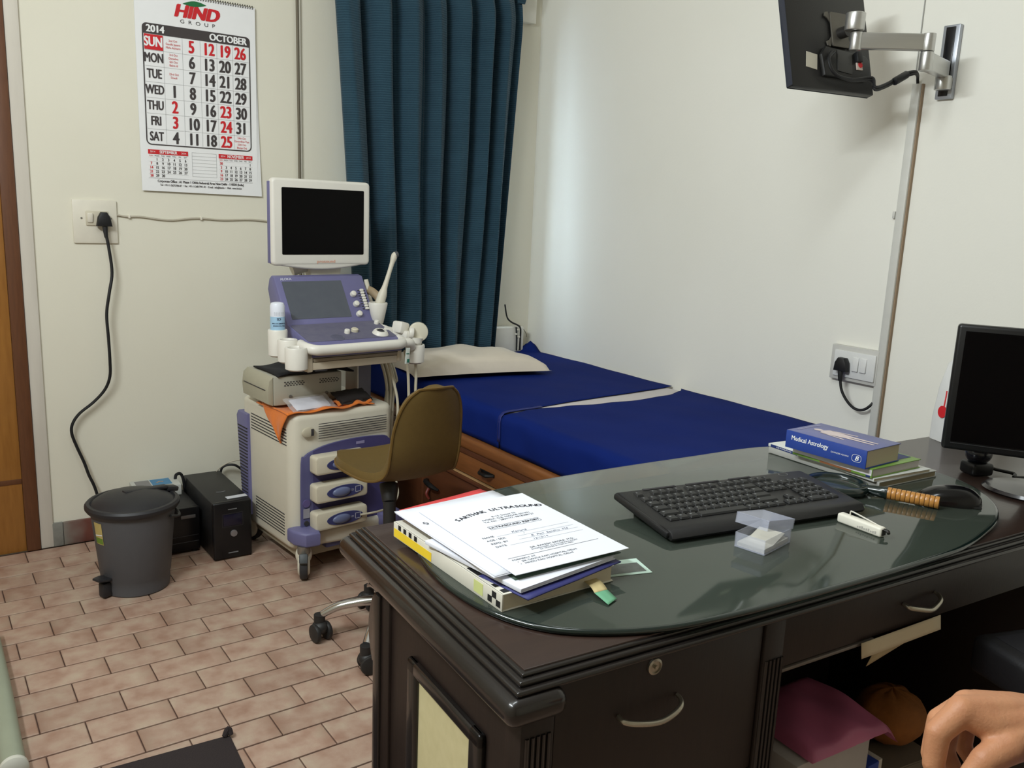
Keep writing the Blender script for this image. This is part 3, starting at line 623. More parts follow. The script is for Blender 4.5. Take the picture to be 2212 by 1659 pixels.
CP = thing('convex_probe', 'white convex ultrasound probe with round disc head in side holder', 'probe')
c0 = uw(.478, -.035, .80)
b = B(); b.tube([c0+Vector((0, 0, -.055)), c0, c0+Vector((.0, 0, .012)), c0+Vector((.002, 0, .03))], [.014, .019, .022, .024], 14); obj('body', b, M_cream2, CP)
nd = (CAM-c0).normalized(); nd.z = 0; nd.normalize()
b = B(); b.cone(c0+Vector((.012, .004, .050))-nd*.011, c0+Vector((.012, .004, .050))+nd*.011, .036, n=32, bev=.004); obj('disc_head', b, mat('disc_ivory', rgb(214, 208, 188), .3), CP)
b = B(); b.cone(c0+Vector((-.026, .006, .048)), c0+Vector((-.010, .0, .046)), .021, .022, n=20, bev=.004); obj('side_cap', b, M_cream2, CP)
b = B(); b.box(c0+Vector((-.040, .045, .062)), (.045, .05, .045), .008, rot=(0, .25, .3)); b.box(c0+Vector((-.025, .03, .035)), (.04, .045, .035), .008, rot=(0, .1, .3)); obj('rear_block', b, M_cream2, CP)
b = B(); b.tube([uw(.478, -.035, .745), uw(.482, -.035, .70), uw(.478, -.04, .65), uw(.475, -.04, .58), uw(.465, -.02, .50), uw(.45, .02, .42), uw(.44, .05, .30)], .0055, 8); obj('cable', b, M_cab, CP)
b = B(); b.tube([uw(.415, -.06, .79), uw(.435, -.05, .72), uw(.444, -.045, .64), uw(.448, -.04, .55), uw(.445, -.01, .45)], .0055, 8); obj('cable', b, M_cab, CP)
# orange cloth on the cabinet top, hanging over the corner
CLm = mat('orange_cloth', rgb(224, 122, 44), .85, var=.12, scale=60, bump=.4, bscale=250, sheen=.2)
zt = .583
OC = thing('orange_cloth', 'orange cloth spread on the cabinet and hanging over its corner', 'cloth', (0, 0, 0))
def clothtop(u, v):
    x = -.012+.345*u; yf = .004+.028*math.sin(u*9)*(.3+u)*.35; y = yf+(.26-yf)*v
    z = zt+.006+.004*math.sin(u*17+v*5)+.010*math.sin(u*3.1)**2*(1-v)*.6+.012*max(0, u-.6)*(1-v)
    return uw(x, y, z)
b = B(); b.grid(clothtop, 40, 14); o = obj('spread', b, CLm, OC, ang=80); md = o.modifiers.new('t', 'SOLIDIFY'); md.thickness = .004
def flap(u, v):
    y = .005+.215*u; tip = .07
    yy = y+(tip-y)*v*.92
    z = zt+.004-.115*v*(1-.35*abs(u-.3))
    return uw(-.008-.010*math.sin(v*3.0)-.004*math.sin(u*12)*v, yy, z+.006*(1-v))
b = B(); b.grid(flap, 20, 14); o = obj('hanging_corner', b, CLm, OC, ang=80); md = o.modifiers.new('t', 'SOLIDIFY'); md.thickness = .003
def fold(u, v):
    x = .19+.14*u; return uw(x, .016+.06*v+.006*math.sin(u*8), zt+.012+.010*math.sin(math.pi*v)+.004*math.sin(u*14))
b = B(); b.grid(fold, 24, 8); o = obj('fold', b, CLm, OC, ang=80); md = o.modifiers.new('t', 'SOLIDIFY'); md.thickness = .005
# thermal printer
PR = thing('thermal_printer', 'beige thermal printer box on the orange cloth under the console', 'printer', uw(.0, .11, zt+.014), (0, 0, UA-R(1)))
M_pb = mat('printer_beige', rgb(176, 173, 157), .55, var=.05, scale=15)
b = B(); b.bx((-.012, .0, 0), (.252, .23, .104), .006); obj('case', b, M_pb, PR)
b = B(); b.prism([(0, 0), (.0, .104), (-.016, .09), (-.022, .05), (-.018, .008)], 0, .226, basis((-.012, .228, 0), (1, 0, 0), (0, 0, 1)), .003); obj('front_bezel', b, mat('printer_bezel', rgb(168, 163, 142), .55), PR)
b = B(); b.bx((-.0355, .02, .055), (-.0325, .21, .057)); obj('door_line', b, M_slot, PR, smooth=False)
b = B()
for x0 in (.03, .165):
    for k in range(7):
        for r in range(3): b.box((x0+k*.011+(r % 2)*.0055, -.0006, .082-r*.006), (.006, .0012, .003))
obj('vent_holes', b, M_slot, PR, smooth=False, kind='stuff')
for x in (.05, .19):
    b = B(); b.cone((x, 0, .03), (x, -.003, .03), .006, n=14); obj('screw', b, MATS['screw_steel'], PR)
BT = thing('black_tray', 'black folded cover lying on top of the thermal printer', 'cover', uw(.03, .115, zt+.1185), (0, 0, UA))
b = B(); b.grid(lambda u, v: (-.03+.30*u, -.012+.20*v, .004+.012*u*(1-u)*2+.005*math.sin(u*11+v*3)+.004*v), 24, 8); o = obj('cover_sheet', b, mat('black_cloth', rgb(24, 24, 26), .8), BT, ang=80); md = o.modifiers.new('t', 'SOLIDIFY'); md.thickness = .006
# plastic packet and black pouch on the cloth
PK = thing('tissue_packet', 'clear plastic packet of white tissue lying on the orange cloth', 'packet', uw(.098, .055, zt+.026), (R(24), 0, UA+R(4)))
def pillowy(w, h, t, nx=14, ny=10, wr=0):
    bb = B()
    for sg in (1, -1):
        bb.grid(lambda u, v: ((u-.5)*w, (v-.5)*h, sg*t*(max(0, 16*u*(1-u)*v*(1-v)))**.55+wr*math.sin(u*21+v*13)), nx, ny)
    bmesh.ops.remove_doubles(bb.bm, verts=bb.bm.verts, dist=1e-5)
    return bb
obj('tissue', pillowy(.140, .066, .009, wr=.0008), mat('tissue_white', rgb(222, 222, 232), .8), PK, ang=80)
o = obj('wrapper', pillowy(.175, .084, .013, wr=.0014), mat('clear_film', rgb(235, 235, 235), .15, trans=.0, alpha=.22), PK, ang=80)
BP = thing('black_pouch', 'small black fabric pouch on the orange cloth beside tissue packet', 'pouch', uw(.268, .060, zt+.030), (R(25), 0, UA+R(6)))
obj('bag', pillowy(.140, .080, .016, wr=.0015), mat('pouch_brown', rgb(38, 33, 32), .85, bump=.3, bscale=200), BP, ang=80)
b = B(); b.grid(lambda u, v: (-.066+.132*u, -.035+.045*v, .006+.013*(math.sin(math.pi*u)**.6)*(math.sin(math.pi*v)**.6)), 14, 6); o = obj('front_fold', b, MATS['pouch_brown'], BP, ang=80); md = o.modifiers.new('t', 'SOLIDIFY'); md.thickness = .002
JR = thing('amber_jar', 'amber plastic jar standing behind the printer under the console', 'jar', uw(.315, .32, zt+.002))
b = B(); b.lathe([(0, 0), (.03, 0), (.032, .01), (.032, .06), (.026, .075), (.020, .08)], n=20); obj('body', b, mat('amber', rgb(150, 84, 36), .3), JR)
b = B(); b.lathe([(.022, .076), (.023, .096), (0, .097)], n=20); obj('lid', b, M_cream2, JR)
# ================================================================ EXAMINATION BED
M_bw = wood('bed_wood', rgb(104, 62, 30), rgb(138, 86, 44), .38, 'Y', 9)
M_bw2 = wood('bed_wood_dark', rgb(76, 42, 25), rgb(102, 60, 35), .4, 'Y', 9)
M_navy = mat('navy_sheet', rgb(13, 30, 92), .75, col2=rgb(18, 38, 108), scale=5, bump=.3, bscale=18, spec=.08)
M_navy2 = mat('navy_sheet_seam', rgb(26, 38, 106), .6)
M_mat = mat('mattress_white', rgb(205, 198, 196), .85, var=.03)
BY0, BY1, BX = -1.97, -.045, -.925
BD = thing('examination_bed', 'wooden examination bed with drawers standing along the right wall', 'bed', (-.46, -1.0, 0))
def bl(o): o.parent = BD; o.matrix_parent_inverse = BD.matrix_world.inverted() if False else Matrix.Translation((.46, 1.0, 0)); return o
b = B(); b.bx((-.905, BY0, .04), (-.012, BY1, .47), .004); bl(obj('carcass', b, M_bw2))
b = B(); b.bx((BX-.012, BY0, .455), (-.888, BY1, .502), .014, 3); bl(obj('side_rail', b, M_bw))
b = B(); b.bx((BX-.004, BY0, .435), (-.905, BY1, .456), .003); bl(obj('rail_lower_bead', b, M_bw2))  # narrow bead in the darker wood under the side rail
b = B(); b.bx((BX-.010, BY0, .338), (-.905, BY1, .352), .004); bl(obj('middle_bead', b, M_bw2))
b = B(); b.bx((BX-.003, BY0, .3535), (-.905, BY1, .3575)); bl(obj('middle_edge', b, mat('bead_light', rgb(176, 140, 96), .5), smooth=False))
M_iron = mat('black_iron', rgb(34, 34, 34), .45, .6)
for y0, y1 in ((-.60, -.06), (-1.28, -.615), (-1.96, -1.295)):
    b = B(); b.bx((BX, y0, .362), (-.905, y1, .434), .004); D1 = bl(obj('drawer', b, M_bw))
    ym = -1.062 if y0 == -1.28 else (y0+y1)/2
    b = B(); b.bx((BX-.004, ym-.045, .398), (BX, ym+.045, .410), .002); b.tube([(BX-.002, ym-.04, .404), (BX-.02, ym-.02, .402), (BX-.026, ym, .404), (BX-.02, ym+.02, .402), (BX-.002, ym+.04, .404)], [.004, .008, .005, .008, .004], 8); h = obj('handle', b, M_iron, None); h.parent = D1
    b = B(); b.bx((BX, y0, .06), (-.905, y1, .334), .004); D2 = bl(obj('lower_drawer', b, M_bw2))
    ym = -.70 if y0 == -1.28 else (y0+y1)/2
    b = B(); b.tube([(BX-.002, ym+.05, .262), (BX-.028, ym+.02, .268), (BX-.03, ym-.02, .262), (BX-.012, ym-.05, .248)], [.006, .010, .010, .005], 8); h = obj('handle', b, M_iron, None); h.parent = D2
    b = B(); b.tube([(BX-.006, ym+.03, .235), (BX-.02, ym+.025, .215), (BX-.012, ym+.018, .195)], [.007, .006, .005], 8); h = lab(obj('lock_key', b, mat('key_red', rgb(120, 46, 36), .5), None), 'red key hanging in the lock'); h.parent = D2
for y in (-.06, -.607, -1.287, -1.965):
    b = B(); b.bx((BX-.006, y-.010, .04), (-.905, y+.010, .337), .003); bl(obj('stile', b, M_bw2))
for y in (BY0+.04, BY1-.04):
    for x in (-.88, -.04):
        b = B(); b.bx((x-.03, y-.03, 0), (x+.03, y+.03, .05), .004); bl(obj('foot', b, M_bw2))
b = B(); b.bx((-.884, BY0+.01, .472), (-.012, BY1-.01, .6240), .03, 4); MT = thing('mattress', 'pale grey mattress showing in the gap between the blue sheets', 'mattress', (-.46, -1.0, .472)); o = obj('pad', b, M_mat); o.parent = MT; o.matrix_parent_inverse = Matrix.Translation((.46, 1.0, -.472))
def sheet(ya, yb, lift, phase):
    """draped plastic sheet between two edges ya(s), yb(s); s = 0 at wall .. 1 at hem"""
    W1, r, H = .878, .026, .0965
    def f(u, v):
        s = u*(W1+r*math.pi/2+H)
        if s < W1: x, z = -.012-s, .6262
        elif s < W1+r*math.pi/2:
            a = (s-W1)/r; x, z = -.012-W1-r*math.sin(a), .6262-r*(1-math.cos(a))
        else: x, z = -.012-W1-r, .6262-r-(s-W1-r*math.pi/2)
        y = ya(x)+(yb(x)-ya(x))*v
        n = .0010*math.sin(9*y+3*x+phase)+.0007*math.sin(23*y-7*x)+.0005*math.sin(31*x+11*y+phase)
        if s > W1:  # hem side ripples
            k = math.sin(math.pi*min(1, (s-W1)/(r*math.pi/2+H))); x -= k*(.004+.005*math.sin(14*y+phase)+.003*math.sin(37*y))
        z += n+lift
        # rumpled corner against the wall
        c = max(0, 1-((x+.03)**2+(y+.07)**2)**.5/.06) if phase == 0 else 0
        return (x, y, z+c*.05)
    return f
gapf = lambda x: -1.022+.085*(x/.9)+.004*math.sin(9*x)
GW = [(0, .045), (-.05, .075), (-.15, .098), (-.35, .104), (-.50, .082), (-.65, .042), (-.76, .014), (-.80, .010), (-.85, .022), (-.89, .022), (-.915, .004), (-2, .002)]
def gw(x):
    for (a, p_), (c, q_) in zip(GW, GW[1:]):
        if x >= c:
            t = (a-x)/(a-c); t = t*t*(3-2*t) if t > 0 else 0; return p_+(q_-p_)*t
    return .002
gapn = lambda x: gapf(x)-.002-gw(x)
SH1 = thing('blue_sheet', 'dark blue sheet covering the pillow end of the bed', 'sheet', (-.46, -.5, .62), group='blue plastic bed sheets')
b = B(); b.grid(sheet(lambda x: -.052, gapf, .0015, 0), 60, 60); o = obj('fabric', b, M_navy, SH1, ang=80); o.matrix_parent_inverse = Matrix.Translation((.46, .5, -.62)); md = o.modifiers.new('t', 'SOLIDIFY'); md.thickness = .0012; md.offset = 1
SH2 = thing('blue_sheet', 'dark blue sheet covering the foot end of the bed nearest the desk', 'sheet', (-.46, -1.5, .62), group='blue plastic bed sheets')
b = B(); b.grid(sheet(gapn, lambda x: BY0+.012, .0015, 2.1), 60, 60); o = obj('fabric', b, M_navy, SH2, ang=80); o.matrix_parent_inverse = Matrix.Translation((.46, 1.5, -.62)); md = o.modifiers.new('t', 'SOLIDIFY'); md.thickness = .0012; md.offset = 1
# folded hem strip where the two sheets meet at the front
b = B(); b.grid(lambda u, v: (lambda p: (p[0]-.0035, p[1]+.016*(v-.5), p[2]))(sheet(gapf, gapf, .004, 2.1)(.70+.28*u, 0)), 16, 3); o = obj('hem_fold', b, M_navy2, SH1, ang=80); o.matrix_parent_inverse = Matrix.Translation((.46, .5, -.62)); md = o.modifiers.new('t', 'SOLIDIFY'); md.thickness = .002
# pillow
PW = thing('pillow', 'flat cream pillow at the head of the bed under the curtain', 'pillow', (-.605, -.378, .632), (R(-3), 0, R(-9)))
def pil(sg):
    def f(u, v):
        x = (u-.5)*2; y = (v-.5)*2
        e = max(0, (1-abs(x)**2.6))*max(0, (1-abs(y)**2.6))
        kx = .305*(1-.10*(1-abs(y)**2)*abs(x)**4); ky = .226*(1-.12*(1-abs(x)**2)*abs(y)**4)
        z = (.082 if sg > 0 else -.002)*e**.34+.005*math.sin(7*x+3*y)*e+.005*math.sin(5*y-9*x)*e+.004*math.sin(14*x-5*y)*e*(1-e)
        return (x*kx, y*ky, z+.006)
    return f
b = B(); b.grid(pil(1), 36, 30); b.grid(pil(-1), 36, 30); bmesh.ops.remove_doubles(b.bm, verts=b.bm.verts, dist=.0008)
obj('cover', b, mat('pillow_cotton', rgb(214, 203, 186), .9, var=.06, scale=14, bump=.25, bscale=60, sheen=.2), PW, ang=80)

# ================================================================ SWIVEL CHAIR
M_olive = mat('olive_vinyl', rgb(104, 84, 45), .45, var=.10, scale=60, bump=.18, bscale=400)
M_chrome = mat('chrome', rgb(200, 200, 200), .16, 1.0, var=.02)
M_cblk = mat('chair_plastic', rgb(38, 37, 36), .5)
HX, HY = -1.400, -1.255
CH = thing('swivel_chair', 'olive vinyl shell swivel chair with chrome five-star base', 'chair', (HX, HY, 0))
# shell: seat curving up to the backrest; local frame: facing fd
SA = R(91); fd = Vector((math.cos(SA), math.sin(SA), 0)); sd = Vector((fd.y, -fd.x, 0))   # sd = sitter's right
S0 = Vector((.085, .138, .484))
path = [(.170, .004, .070), (.164, .009, .108), (.145, .012, .140), (.07, .004, .160), (-.03, -.002, .152), (-.10, .002, .138), (-.150, .022, .124), (-.182, .060, .118), (-.205, .12, .117), (-.222, .19, .113), (-.234, .245, .102), (-.243, .284, .084), (-.248, .306, .061), (-.250, .314, .046)]
PP = cat([Vector((a, h, w)) for a, h, w in path], 5)
def shell(u, v):
    i = u*(len(PP)-1); k = min(int(i), len(PP)-2); q = PP[k]+(PP[k+1]-PP[k])*(i-k)
    w = (v-.5)*2
    dish = .020*(abs(w)**2.2)*min(1, q.z/.13)
    up = min(1, max(0, (q.y-.02)/.15))      # 0 on seat .. 1 on back
    front = max(0, (q.x-.10)/.1)
    wv_ = w*q.z*(1 if q.z > .05 else 1)
    rr = q.z*(1-.0*front)
    p_ = S0+fd*(q.x+dish*1.3*up-.03*front*abs(w)**2.5)+sd*(w*rr)+Vector((0, 0, q.y+dish*(1-up)*.6))
    return p_
b = B(); b.grid(shell, 56, 20); o = obj('seat_shell', b, M_olive, CH, ang=80)
md = o.modifiers.new('t', 'SOLIDIFY'); md.thickness = .026; md.offset = -1; md2 = o.modifiers.new('b', 'BEVEL'); md2.width = .010; md2.segments = 3; md2.limit_method = 'ANGLE'; md2.angle_limit = R(50)
edge = [shell(0, v/6) for v in range(1, 6)]+[shell(u/28, 1) for u in range(0, 28)]+[shell(1, .5)]+[shell(1-u/28, 0) for u in range(1, 29)]
b = B(); b.tube(edge, .0042, 6, 3, True); obj('edge_piping', b, mat('olive_piping', rgb(104, 80, 38), .45), CH)
b = B(); b.cone((0, 0, .13), (.012, .03, .43), .019); lab(obj('post_cover', b, M_cblk, CH), 'black gas lift post')
b = B(); b.cone((.012, .03, .425), (.025, .06, .472), .021, .030, bev=.003); obj('seat_mount', b, M_cblk, CH)
b = B(); b.cone((0, 0, .085), (0, 0, .15), .036, bev=.006); obj('hub', b, M_cblk, CH)
for k in range(5):
    a = R(153)+k*2*math.pi/5; d = Vector((math.cos(a), math.sin(a), 0))
    b = B(); b.tube([d*.03+Vector((0, 0, .125)), d*.085+Vector((0, 0, .122)), d*.15+Vector((0, 0, .108)), d*.20+Vector((0, 0, .082))], [.019, .018, .016, .013], 12, 6, flat=.8); lg = obj('leg', b, M_chrome, CH)
    c = d*.208; n = Vector((math.cos(a+.6), math.sin(a+.6), 0)); t = Vector((-n.y, n.x, 0))
    b = B(); b.cone(c+Vector((0, 0, .05)), c+Vector((0, 0, .082)), .017); cs = obj('caster', b, M_cblk, CH)
    for sg in (-1, 1):
        b = B(); b.cone(c+n*.012*sg+t*.008+Vector((0, 0, .0285)), c+n*.027*sg+t*.008+Vector((0, 0, .0285)), .0285, n=22, bev=.005); obj('wheel', b, M_cblk, cs)
    b = B(); b.ell(c+t*.004+Vector((0, 0, .042)), (.026, .026, .022)); obj('hood', b, M_cblk, cs)

# ================================================================ BIN, UPS, BOXES
BC = Vector((-1.967, -.497, 0))
BN = thing('waste_bin', 'round grey pedal bin with black lid standing by the wall', 'bin', BC)
M_bin = mat('bin_grey', rgb(84, 84, 87), .55, var=.04, bump=.1, bscale=300); M_lid = mat('bin_lid', rgb(40, 40, 43), .45)
b = B(); b.lathe([(0, 0), (.100, 0), (.105, .004), (.107, .025), (.1075, .048), (.110, .053), (.131, .282), (.131, .29)], n=48); obj('bucket', b, M_bin, BN)
b = B(); b.lathe([(.129, .278), (.141, .281), (.147, .290), (.147, .299), (.141, .306), (.132, .307), (.128, .302), (.110, .315), (.08, .327), (.04, .334), (0, .336)], n=48); LD = obj('lid', b, M_lid, BN)
b = B(); b.box((.045, .018, .328), (.15, .030, .012), .005, rot=(0, .07, .25)); obj('lid_ridge', b, M_lid, LD)
b = B(); b.box((.132, .045, .312), (.045, .036, .018), .006, rot=(0, .2, .3)); obj('hinge', b, M_lid, LD)
b = B(); b.tube([(.095, -.098, .262), (.128, -.060, .245), (.143, -.01, .238), (.132, .05, .255)], .005, 8); obj('bail_handle', b, M_lid, BN)
pa = R(206); pd = Vector((math.cos(pa), math.sin(pa), 0))
b = B(); b.box(pd*.112+Vector((0, 0, .030)), (.045, .03, .05), .006, rot=(0, 0, pa)); b.prism([(.100, -.020), (.132, -.027), (.160, -.016), (.160, .016), (.132, .027), (.100, .020)], .046, .054, Matrix.Rotation(pa, 4, 'Z') @ Matrix.Rotation(R(-8), 4, 'Y'), .002); obj('pedal', b, M_lid, BN)
la = R(203)
def onbin(da, z, off=.0012):
    r = .110+(.131-.110)*(z-.053)/.229+off; return Vector((r*math.cos(la+da), r*math.sin(la+da), z))
b = B(); b.grid(lambda u, v: onbin(-.16+.30*u, .185+.075*v), 8, 4); lbl = obj('sticker', b, mat('sticker_yellow', rgb(196, 176, 110), .6), BN, ang=80)
b = B(); b.grid(lambda u, v: onbin(-.15+.28*u, .188+.020*v, .0018), 8, 2); obj('sticker_green', b, mat('sticker_green', rgb(110, 140, 50), .6), lbl, ang=80)
b = B(); b.grid(lambda u, v: onbin(-.15+.28*u, .212+.004*v+.006*u, .0018), 8, 2); obj('sticker_band', b, M_paper, lbl, ang=80)
M_ups = mat('ups_black', rgb(30, 30, 31), .45, bump=.08, bscale=400); M_upsf = mat('ups_front', rgb(18, 18, 20), .3)
UP = thing('ups_unit', 'black upright UPS battery unit with display beside the ultrasound machine', 'ups', (-1.618, -.235, 0))
b = B(); b.bx((-.0705, -.185, .004), (.0705, .195, .220), .004); obj('case', b, M_ups, UP)
b = B(); b.bx((-.071, -.198, 0), (.071, -.178, .221), .008, 3); FP = obj('front_panel', b, M_upsf, UP)
b = B(); b.bx((-.034, -.2, .128), (.034, -.1965, .172), .003); obj('display', b, mat('lcd_dark', rgb(26, 24, 42), .2), FP)
b = B()
for a_, c_ in (((-.038, .1245), (.038, .1255)), ((-.038, .1745), (.038, .1755)), ((-.038, .1245), (-.037, .1755)), ((.037, .1245), (.038, .1755))): b.bx((a_[0], -.1986, a_[1]), (c_[0], -.198, c_[1]))
obj('display_frame', b, mat('frame_dim', rgb(56, 54, 60), .5), FP, smooth=False)
b = B(); b.lathe([(0, 0), (.013, 0), (.012, .005), (0, .006)], n=20, M=basis((.003, -.198, .098), (1, 0, 0), (0, 0, 1))); obj('power_button', b, mat('button_silver', rgb(150, 148, 150), .35, .6), FP)
b = B(); b.text('POWERTECH', .008, basis((0, -.1986, .192), (1, 0, 0), (0, 0, 1))) if False else b.bx((-.016, -.1988, .190), (.016, -.198, .193)); b.bx((-.018, -.1988, .022), (.018, -.198, .026)); obj('front_marks', b, mat('mark_grey', rgb(120, 120, 122), .6), FP, smooth=False, kind='stuff')
b = B(); b.box((.030, -.15, .2205), (.075, .026, .0015), rot=(0, 0, .05)); obj('white_label', b, mat('label_white', rgb(206, 208, 214), .6), UP, smooth=False)
b = B(); b.tube([(-.02, -.07, .2205), (-.005, -.078, .2212), (.012, -.072, .2205)], .0025, 6, flat=.4); obj('top_logo', b, mat('mark_grey', rgb(120, 120, 122), .6), UP)
b = B(); b.tube([(.055, .195, .10), (.075, .21, .16), (.085, .205, .225), (.13, .19, .235), (.17, .18, .20)], .005, 7); obj('cable', b, M_blk, UP)
b = B(); b.tube([(.05, .19, .21), (.07, .17, .24), (.10, .15, .262), (.14, .14, .268), (.18, .16, .25)], .0025, 6); obj('thin_cable', b, MATS['pale_wire'], UP)
ST = thing('voltage_stabiliser', 'low black stabiliser box between the waste bin and UPS unit', 'stabiliser', (-1.765, -.19, 0))
b = B(); b.bx((-.075, -.105, .012), (.062, .12, .176), .005); obj('case', b, M_ups, ST)
b = B(); b.bx((-.077, -.118, .010), (.064, -.10, .178), .006); fp = obj('front_panel', b, M_upsf, ST)
b = B(); b.bx((-.004, -.1195, .136), (.048, -.1175, .149), .001); obj('name_plate', b, mat('plate_grey', rgb(112, 108, 106), .4, .3), fp)
b = B(); b.bx((-.06, -.1185, .044), (.058, -.1175, .046)); b.bx((-.06, -.1185, .068), (.058, -.1175, .0695)); obj('panel_lines', b, mat('line_grey', rgb(74, 74, 78), .5), fp, smooth=False, kind='stuff')
for x in (-.06, .045):
    for y in (-.10, .10):
        b = B(); b.cone((x, y, 0), (x, y, .014), .010, n=12); obj('foot', b, M_blk, ST)
WB = thing('adapter_box', 'small white box with blue label lying on the black stabiliser', 'box', (-1.79, -.095, .178), (0, 0, R(-2)))
b = B(); b.bx((-.10, -.052, 0), (.068, .06, .042), .003); obj('case', b, mat('box_white', rgb(196, 196, 190), .6), WB)
b = B(); b.bx((-.03, -.03, .0422), (.04, .045, .0428)); lb = obj('blue_label', b, mat('label_blue', rgb(70, 128, 168), .5), WB, smooth=False)
b = B(); b.bx((-.085, -.03, .0422), (-.034, .045, .0428)); obj('grey_label', b, mat('label_grey2', rgb(130, 128, 128), .5), WB, smooth=False)
b = B(); b.tube([(-.012, .0, .0432), (.002, .012, .0432), (.014, .006, .0432)], .003, 6, flat=.2); obj('label_mark', b, mat('mark_orange2', rgb(196, 150, 100), .5), lb)
b = B(); b.tube([(.060, .02, .036), (.066, .03, .055), (.085, .035, .055), (.095, .03, .02), (.10, .03, -.06)], .006, 7); obj('cable', b, M_blk, WB)
# ================================================================ FLOOR MAT, FOOT RAIL
MTm = mat('mat_dark', rgb(46, 38, 38), .95, var=.2, scale=300, bump=.6, bscale=350)
FM = thing('floor_mat', 'dark brown rubber floor mat at the bottom left of the tiled floor', 'mat', (-2.28, -1.75, 0), (0, 0, R(-3.5)))
b = B(); b.prism(rect(.60, .52, .008, 3), 0.0002, .007, None, .002); obj('sheet', b, MTm, FM)
b = B(); b.tube([(.285, .255, .008), (.297, .262, .020), (.302, .252, .010)], [.006, .009, .005], 8); obj('curled_corner', b, MTm, FM)
FR = thing('foot_rail', 'pale green painted metal foot rail on the floor at left edge', 'rail', (-2.415, -1.05, 0))
M_pg = mat('pale_green_paint', rgb(150, 156, 136), .45, var=.06, scale=25)
b = B(); b.tube([(-.005, -.375, .036), (-.003, -.2, .036), (.0, .0, .036), (.0, .35, .036)], .026, 16, flat=.9); obj('tube', b, M_pg, FR)
b = B(); b.lathe([(0, 0), (.030, 0), (.030, .012), (.020, .018), (0, .018)], n=24, M=basis((-.005, -.372, .034), (1, 0, 0), (0, 0, 1))); obj('end_cap', b, mat('cap_white', rgb(205, 204, 192), .5), FR)
for y in (-.30, .30):
    b = B(); b.cone((0, y, 0), (0, y, .03), .018, .022, n=14); obj('foot', b, M_pg, FR)
# ================================================================ DESK
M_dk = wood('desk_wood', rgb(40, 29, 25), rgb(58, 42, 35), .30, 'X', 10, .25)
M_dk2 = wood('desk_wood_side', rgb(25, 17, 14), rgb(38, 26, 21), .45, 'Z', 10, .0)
M_dkm = mat('desk_moulding', rgb(26, 22, 20), .26, var=.15, coat=.4)
DA = R(-4.2); DO = Vector((-1.944, -2.669, 0))
DK = thing('office_desk', 'large dark wooden desk with moulded edge and drawers', 'desk', DO, (0, 0, DA))
DM = Matrix.Translation(DO) @ Matrix.Rotation(DA, 4, 'Z')
def dw(u, v, z): return DM @ Vector((u, v, z))
LN, DP = 1.83, .535
b = B(); b.bx((0, 0, .738), (LN, DP, .75), .0015); obj('desktop', b, M_dk, DK)
# stepped moulding, growing outward as it goes down (mitred rings)
def ring(z0, z1, d, rnd):
    b = B(); b.bx((-d, -d, z0), (LN+.01, DP+d, z1), rnd, 4); return b
obj('moulding', ring(.7420, .7478, .006, .0025), M_dkm, DK)
obj('moulding', ring(.7345, .7425, .014, .0035), M_dkm, DK)
obj('moulding', ring(.7270, .7350, .022, .0035), M_dkm, DK)
b = B(); b.bx((-.038, -.034, .690), (.05, DP+.038, .7275), .016, 5); lab(obj('side_cornice', b, M_dkm, DK), 'rounded black cornice along the desk side')
# left pedestal
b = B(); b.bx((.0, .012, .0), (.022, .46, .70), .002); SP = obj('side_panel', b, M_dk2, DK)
for a, c in (((-.012, .085, .02), (.002, .118, .61)), ((-.012, .292, .02), (.002, .325, .61)), ((-.012, .085, .585), (.002, .325, .61)), ((-.012, .085, .02), (.002, .325, .05))):
    b = B(); b.bx(a, c, .006, 3); obj('panel_frame', b, M_dkm, SP)
b = B(); b.bx((-.004, .116, .045), (-.0005, .294, .588)); lab(obj('cream_inset', b, mat('cream_inset', rgb(196, 186, 140), .5, col2=rgb(214, 204, 162), scale=60), SP, smooth=False), 'cream laminate inset')
b = B(); b.bx((-.006, .41, 0), (.03, .462, .69), .003); obj('rear_stile', b, M_dk2, DK)
wv_ = [(.466, .0), (.466, .53)]+[(.466+.018*math.sin(math.pi*t)*(1 if t < .999 else 0)+.004, .53+.12*t) for t in [i/10 for i in range(11)]]+[(.46, .66), (.44, .66), (.44, 0)]
b = B(); b.prism(wv_, -.012, .02, basis((0, 0, 0), (0, 1, 0), (0, 0, 1)), .003); obj('carved_bracket', b, M_dkm, DK)
b = B(); b.bx((-.003, -.004, 0), (.048, .035, .69), .003); P1 = obj('pilaster', b, M_dk2, DK)
b = B(); b.bx((.425, -.004, 0), (.468, .035, .726), .003); P2 = obj('pilaster', b, M_dk2, DK)
for P_, x0 in ((P1, .006), (P2, .431)):
    for k in range(5):
        b = B(); b.cone((x0+k*.0082, -.0045, .02), (x0+k*.0082, -.0045, .655), .0030, n=8); obj('flute', b, M_dkm, P_)
b = B(); b.bx((.03, .03, .02), (.44, .50, .726)); obj('pedestal_body', b, M_dk2, DK, smooth=False)
M_hand = mat('handle_nickel', rgb(176, 170, 156), .28, .9)
def pull(u0, u1, z, v0):
    um = (u0+u1)/2; b = B()
    b.tube([(u0-.001, v0-.001, z+.002), (u0, v0-.014, z), (u0+.02, v0-.022, z-.004), (um, v0-.026, z-.008), (u1-.025, v0-.024, z-.005), (u1-.008, v0-.019, z), (u1-.001, v0-.010, z+.004), (u1+.0, v0-.001, z+.006)], [.0030, .0042, .0042, .0042, .0042, .004, .0035, .003], 10, 5); return b
